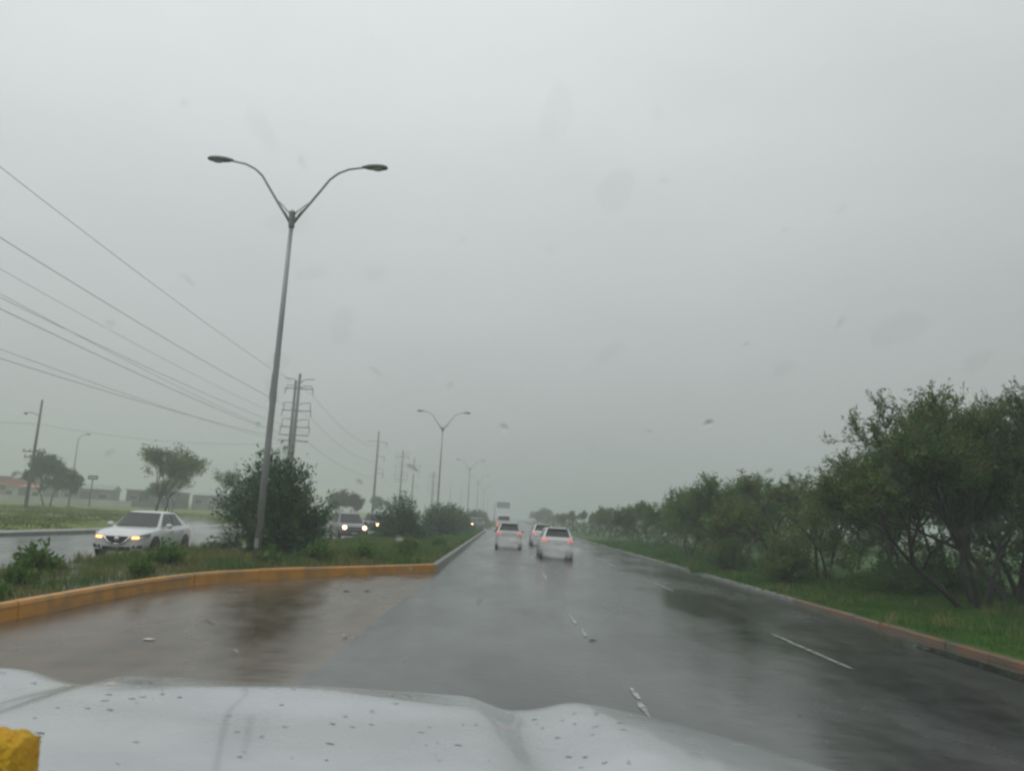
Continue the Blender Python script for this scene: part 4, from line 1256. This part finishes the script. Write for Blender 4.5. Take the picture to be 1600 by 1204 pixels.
# small wet debris on the road
for i, (x, y, s, lb) in enumerate([(-3.6, 18.6, .10, 'small dark bit of debris on the turn bay'), (-3.15, 18.9, .07, 'smaller dark bit beside the larger one on the turn bay'),
                                 (1.55, 13.0, .07, 'dark bit lying on the worn lane dash'), (-4.75, 11.0, .09, 'pale pebble on the turn bay near the hood')]):
    r2 = random.Random(i)
    vs = [(0, 0, .03)] + [(math.cos(a) * s * r2.uniform(.6, 1.3), math.sin(a) * s * r2.uniform(.5, .9), .006 + r2.uniform(0, .012)) for a in [k * math.pi / 4 for k in range(8)]] + [(0, 0, .003)]
    fs = [(0, 1 + k, 1 + (k + 1) % 8) for k in range(8)] + [(9, 1 + (k + 1) % 8, 1 + k) for k in range(8)]
    o = MB().add(vs, fs).build('debris', M['bark'] if i < 3 else M['plate'], loc=(x, y, 0))
    tag(o, lb, 'debris', 'bits on the wet road')

# standing water in the gutters
M['puddle'] = mat('standing_water', (0.03, 0.03, 0.028), (0.02, 0.02, 0.018), 0.03, 2, bump=0.06, bscale=5, spec=0.6)
def puddle(cx, cy, rx, ry, seed, z=.005, xmax=None):
    g = random.Random(seed)
    ph = [(g.uniform(0, 6.28), g.uniform(.05, .2) / (k ** .5)) for k in range(1, 9)]
    pts = []
    for i in range(72):
        th = 2 * math.pi * i / 72
        w = 1 + sum(a * math.sin((k + 1) * th + q) for k, (q, a) in enumerate(ph))
        x = cx + rx * w * math.cos(th)
        pts.append((min(x, xmax) if xmax else x, cy + ry * w * math.sin(th)))
    o = island('puddle', pts, z, M['puddle'])
    return o
puddle(7.75, 10.2, .42, 4.6, 3, xmax=KX - .004)

# spray thrown up by the wheels
sm = bpy.data.materials.new('wheel_spray'); sm.use_nodes = True
n, l = sm.node_tree.nodes, sm.node_tree.links
n.remove(n["Principled BSDF"])
pv = n.new("ShaderNodeVolumePrincipled"); pv.inputs["Color"].default_value = (.95, .96, .96, 1)
tcn = n.new("ShaderNodeTexCoord"); ln = n.new("ShaderNodeVectorMath"); ln.operation = 'LENGTH'
l.new(tcn.outputs["Object"], ln.inputs[0])
nz = n.new("ShaderNodeTexNoise"); nz.inputs["Scale"].default_value = 2.2; nz.inputs["Detail"].default_value = 3
l.new(tcn.outputs["Object"], nz.inputs["Vector"])
fa = n.new("ShaderNodeMapRange"); fa.inputs[1].default_value = .25; fa.inputs[2].default_value = 1.0; fa.inputs[3].default_value = 1.0; fa.inputs[4].default_value = 0.0
l.new(ln.outputs["Value"], fa.inputs[0])
nb = n.new("ShaderNodeMapRange"); nb.inputs[1].default_value = .35; nb.inputs[2].default_value = .65; nb.inputs[3].default_value = .2; nb.inputs[4].default_value = 1.4
l.new(nz.outputs["Fac"], nb.inputs[0])
mu = n.new("ShaderNodeMath"); mu.operation = 'MULTIPLY'; l.new(fa.outputs[0], mu.inputs[0]); l.new(nb.outputs[0], mu.inputs[1])
mv = n.new("ShaderNodeMath"); mv.operation = 'MULTIPLY'; mv.inputs[1].default_value = .9; l.new(mu.outputs[0], mv.inputs[0])
l.new(mv.outputs[0], pv.inputs["Density"])
l.new(pv.outputs[0], n["Material Output"].inputs["Volume"])
sp_me = MB().ball((0, 0, 0), (1, 1, 1), 20, 12).mesh('water_spray', True)
sp_me.materials.append(sm)
for x, y, z, sx, sy, sz, lb in [(-12.0, 30.4, .70, 1.1, 1.9, .72, 'spray of water thrown up behind the white sedan'),
                            (2.8, 38.6, .42, 1.3, 1.9, .44, 'low spray behind the nearest white hatchback'),
                            (.4, 48.4, .45, 1.3, 2.2, .47, 'low spray behind the silver car'),
                            (2.95, 55.9, .45, 1.3, 2.0, .47, 'low spray behind the half-hidden white car')]:
    o = bpy.data.objects.new('water_spray', sp_me); COL.objects.link(o)
    o.location = (x, y, z + .02); o.scale = (sx, sy, sz)
    tag(o, lb, 'spray', 'wheel spray', kind='stuff')

# ------------------------------------------------------------------ rain haze
hz = MB().box((0, FAR / 2 - 35, 12.5), (2 * FAR + 80, FAR + 130, 28)).build('haze', None)
hm = bpy.data.materials.new('rain_haze'); hm.use_nodes = True
n, l = hm.node_tree.nodes, hm.node_tree.links
n.remove(n["Principled BSDF"])
pv = n.new("ShaderNodeVolumePrincipled")
pv.inputs["Color"].default_value = (0.80, 0.85, 0.83, 1)
pv.inputs["Density"].default_value = 0.0032
pv.inputs["Anisotropy"].default_value = 0.2
l.new(pv.outputs[0], n["Material Output"].inputs["Volume"])
hz.data.materials.append(hm)
tag(hz, 'pale grey rain haze filling the air over the road', 'haze', kind='stuff')
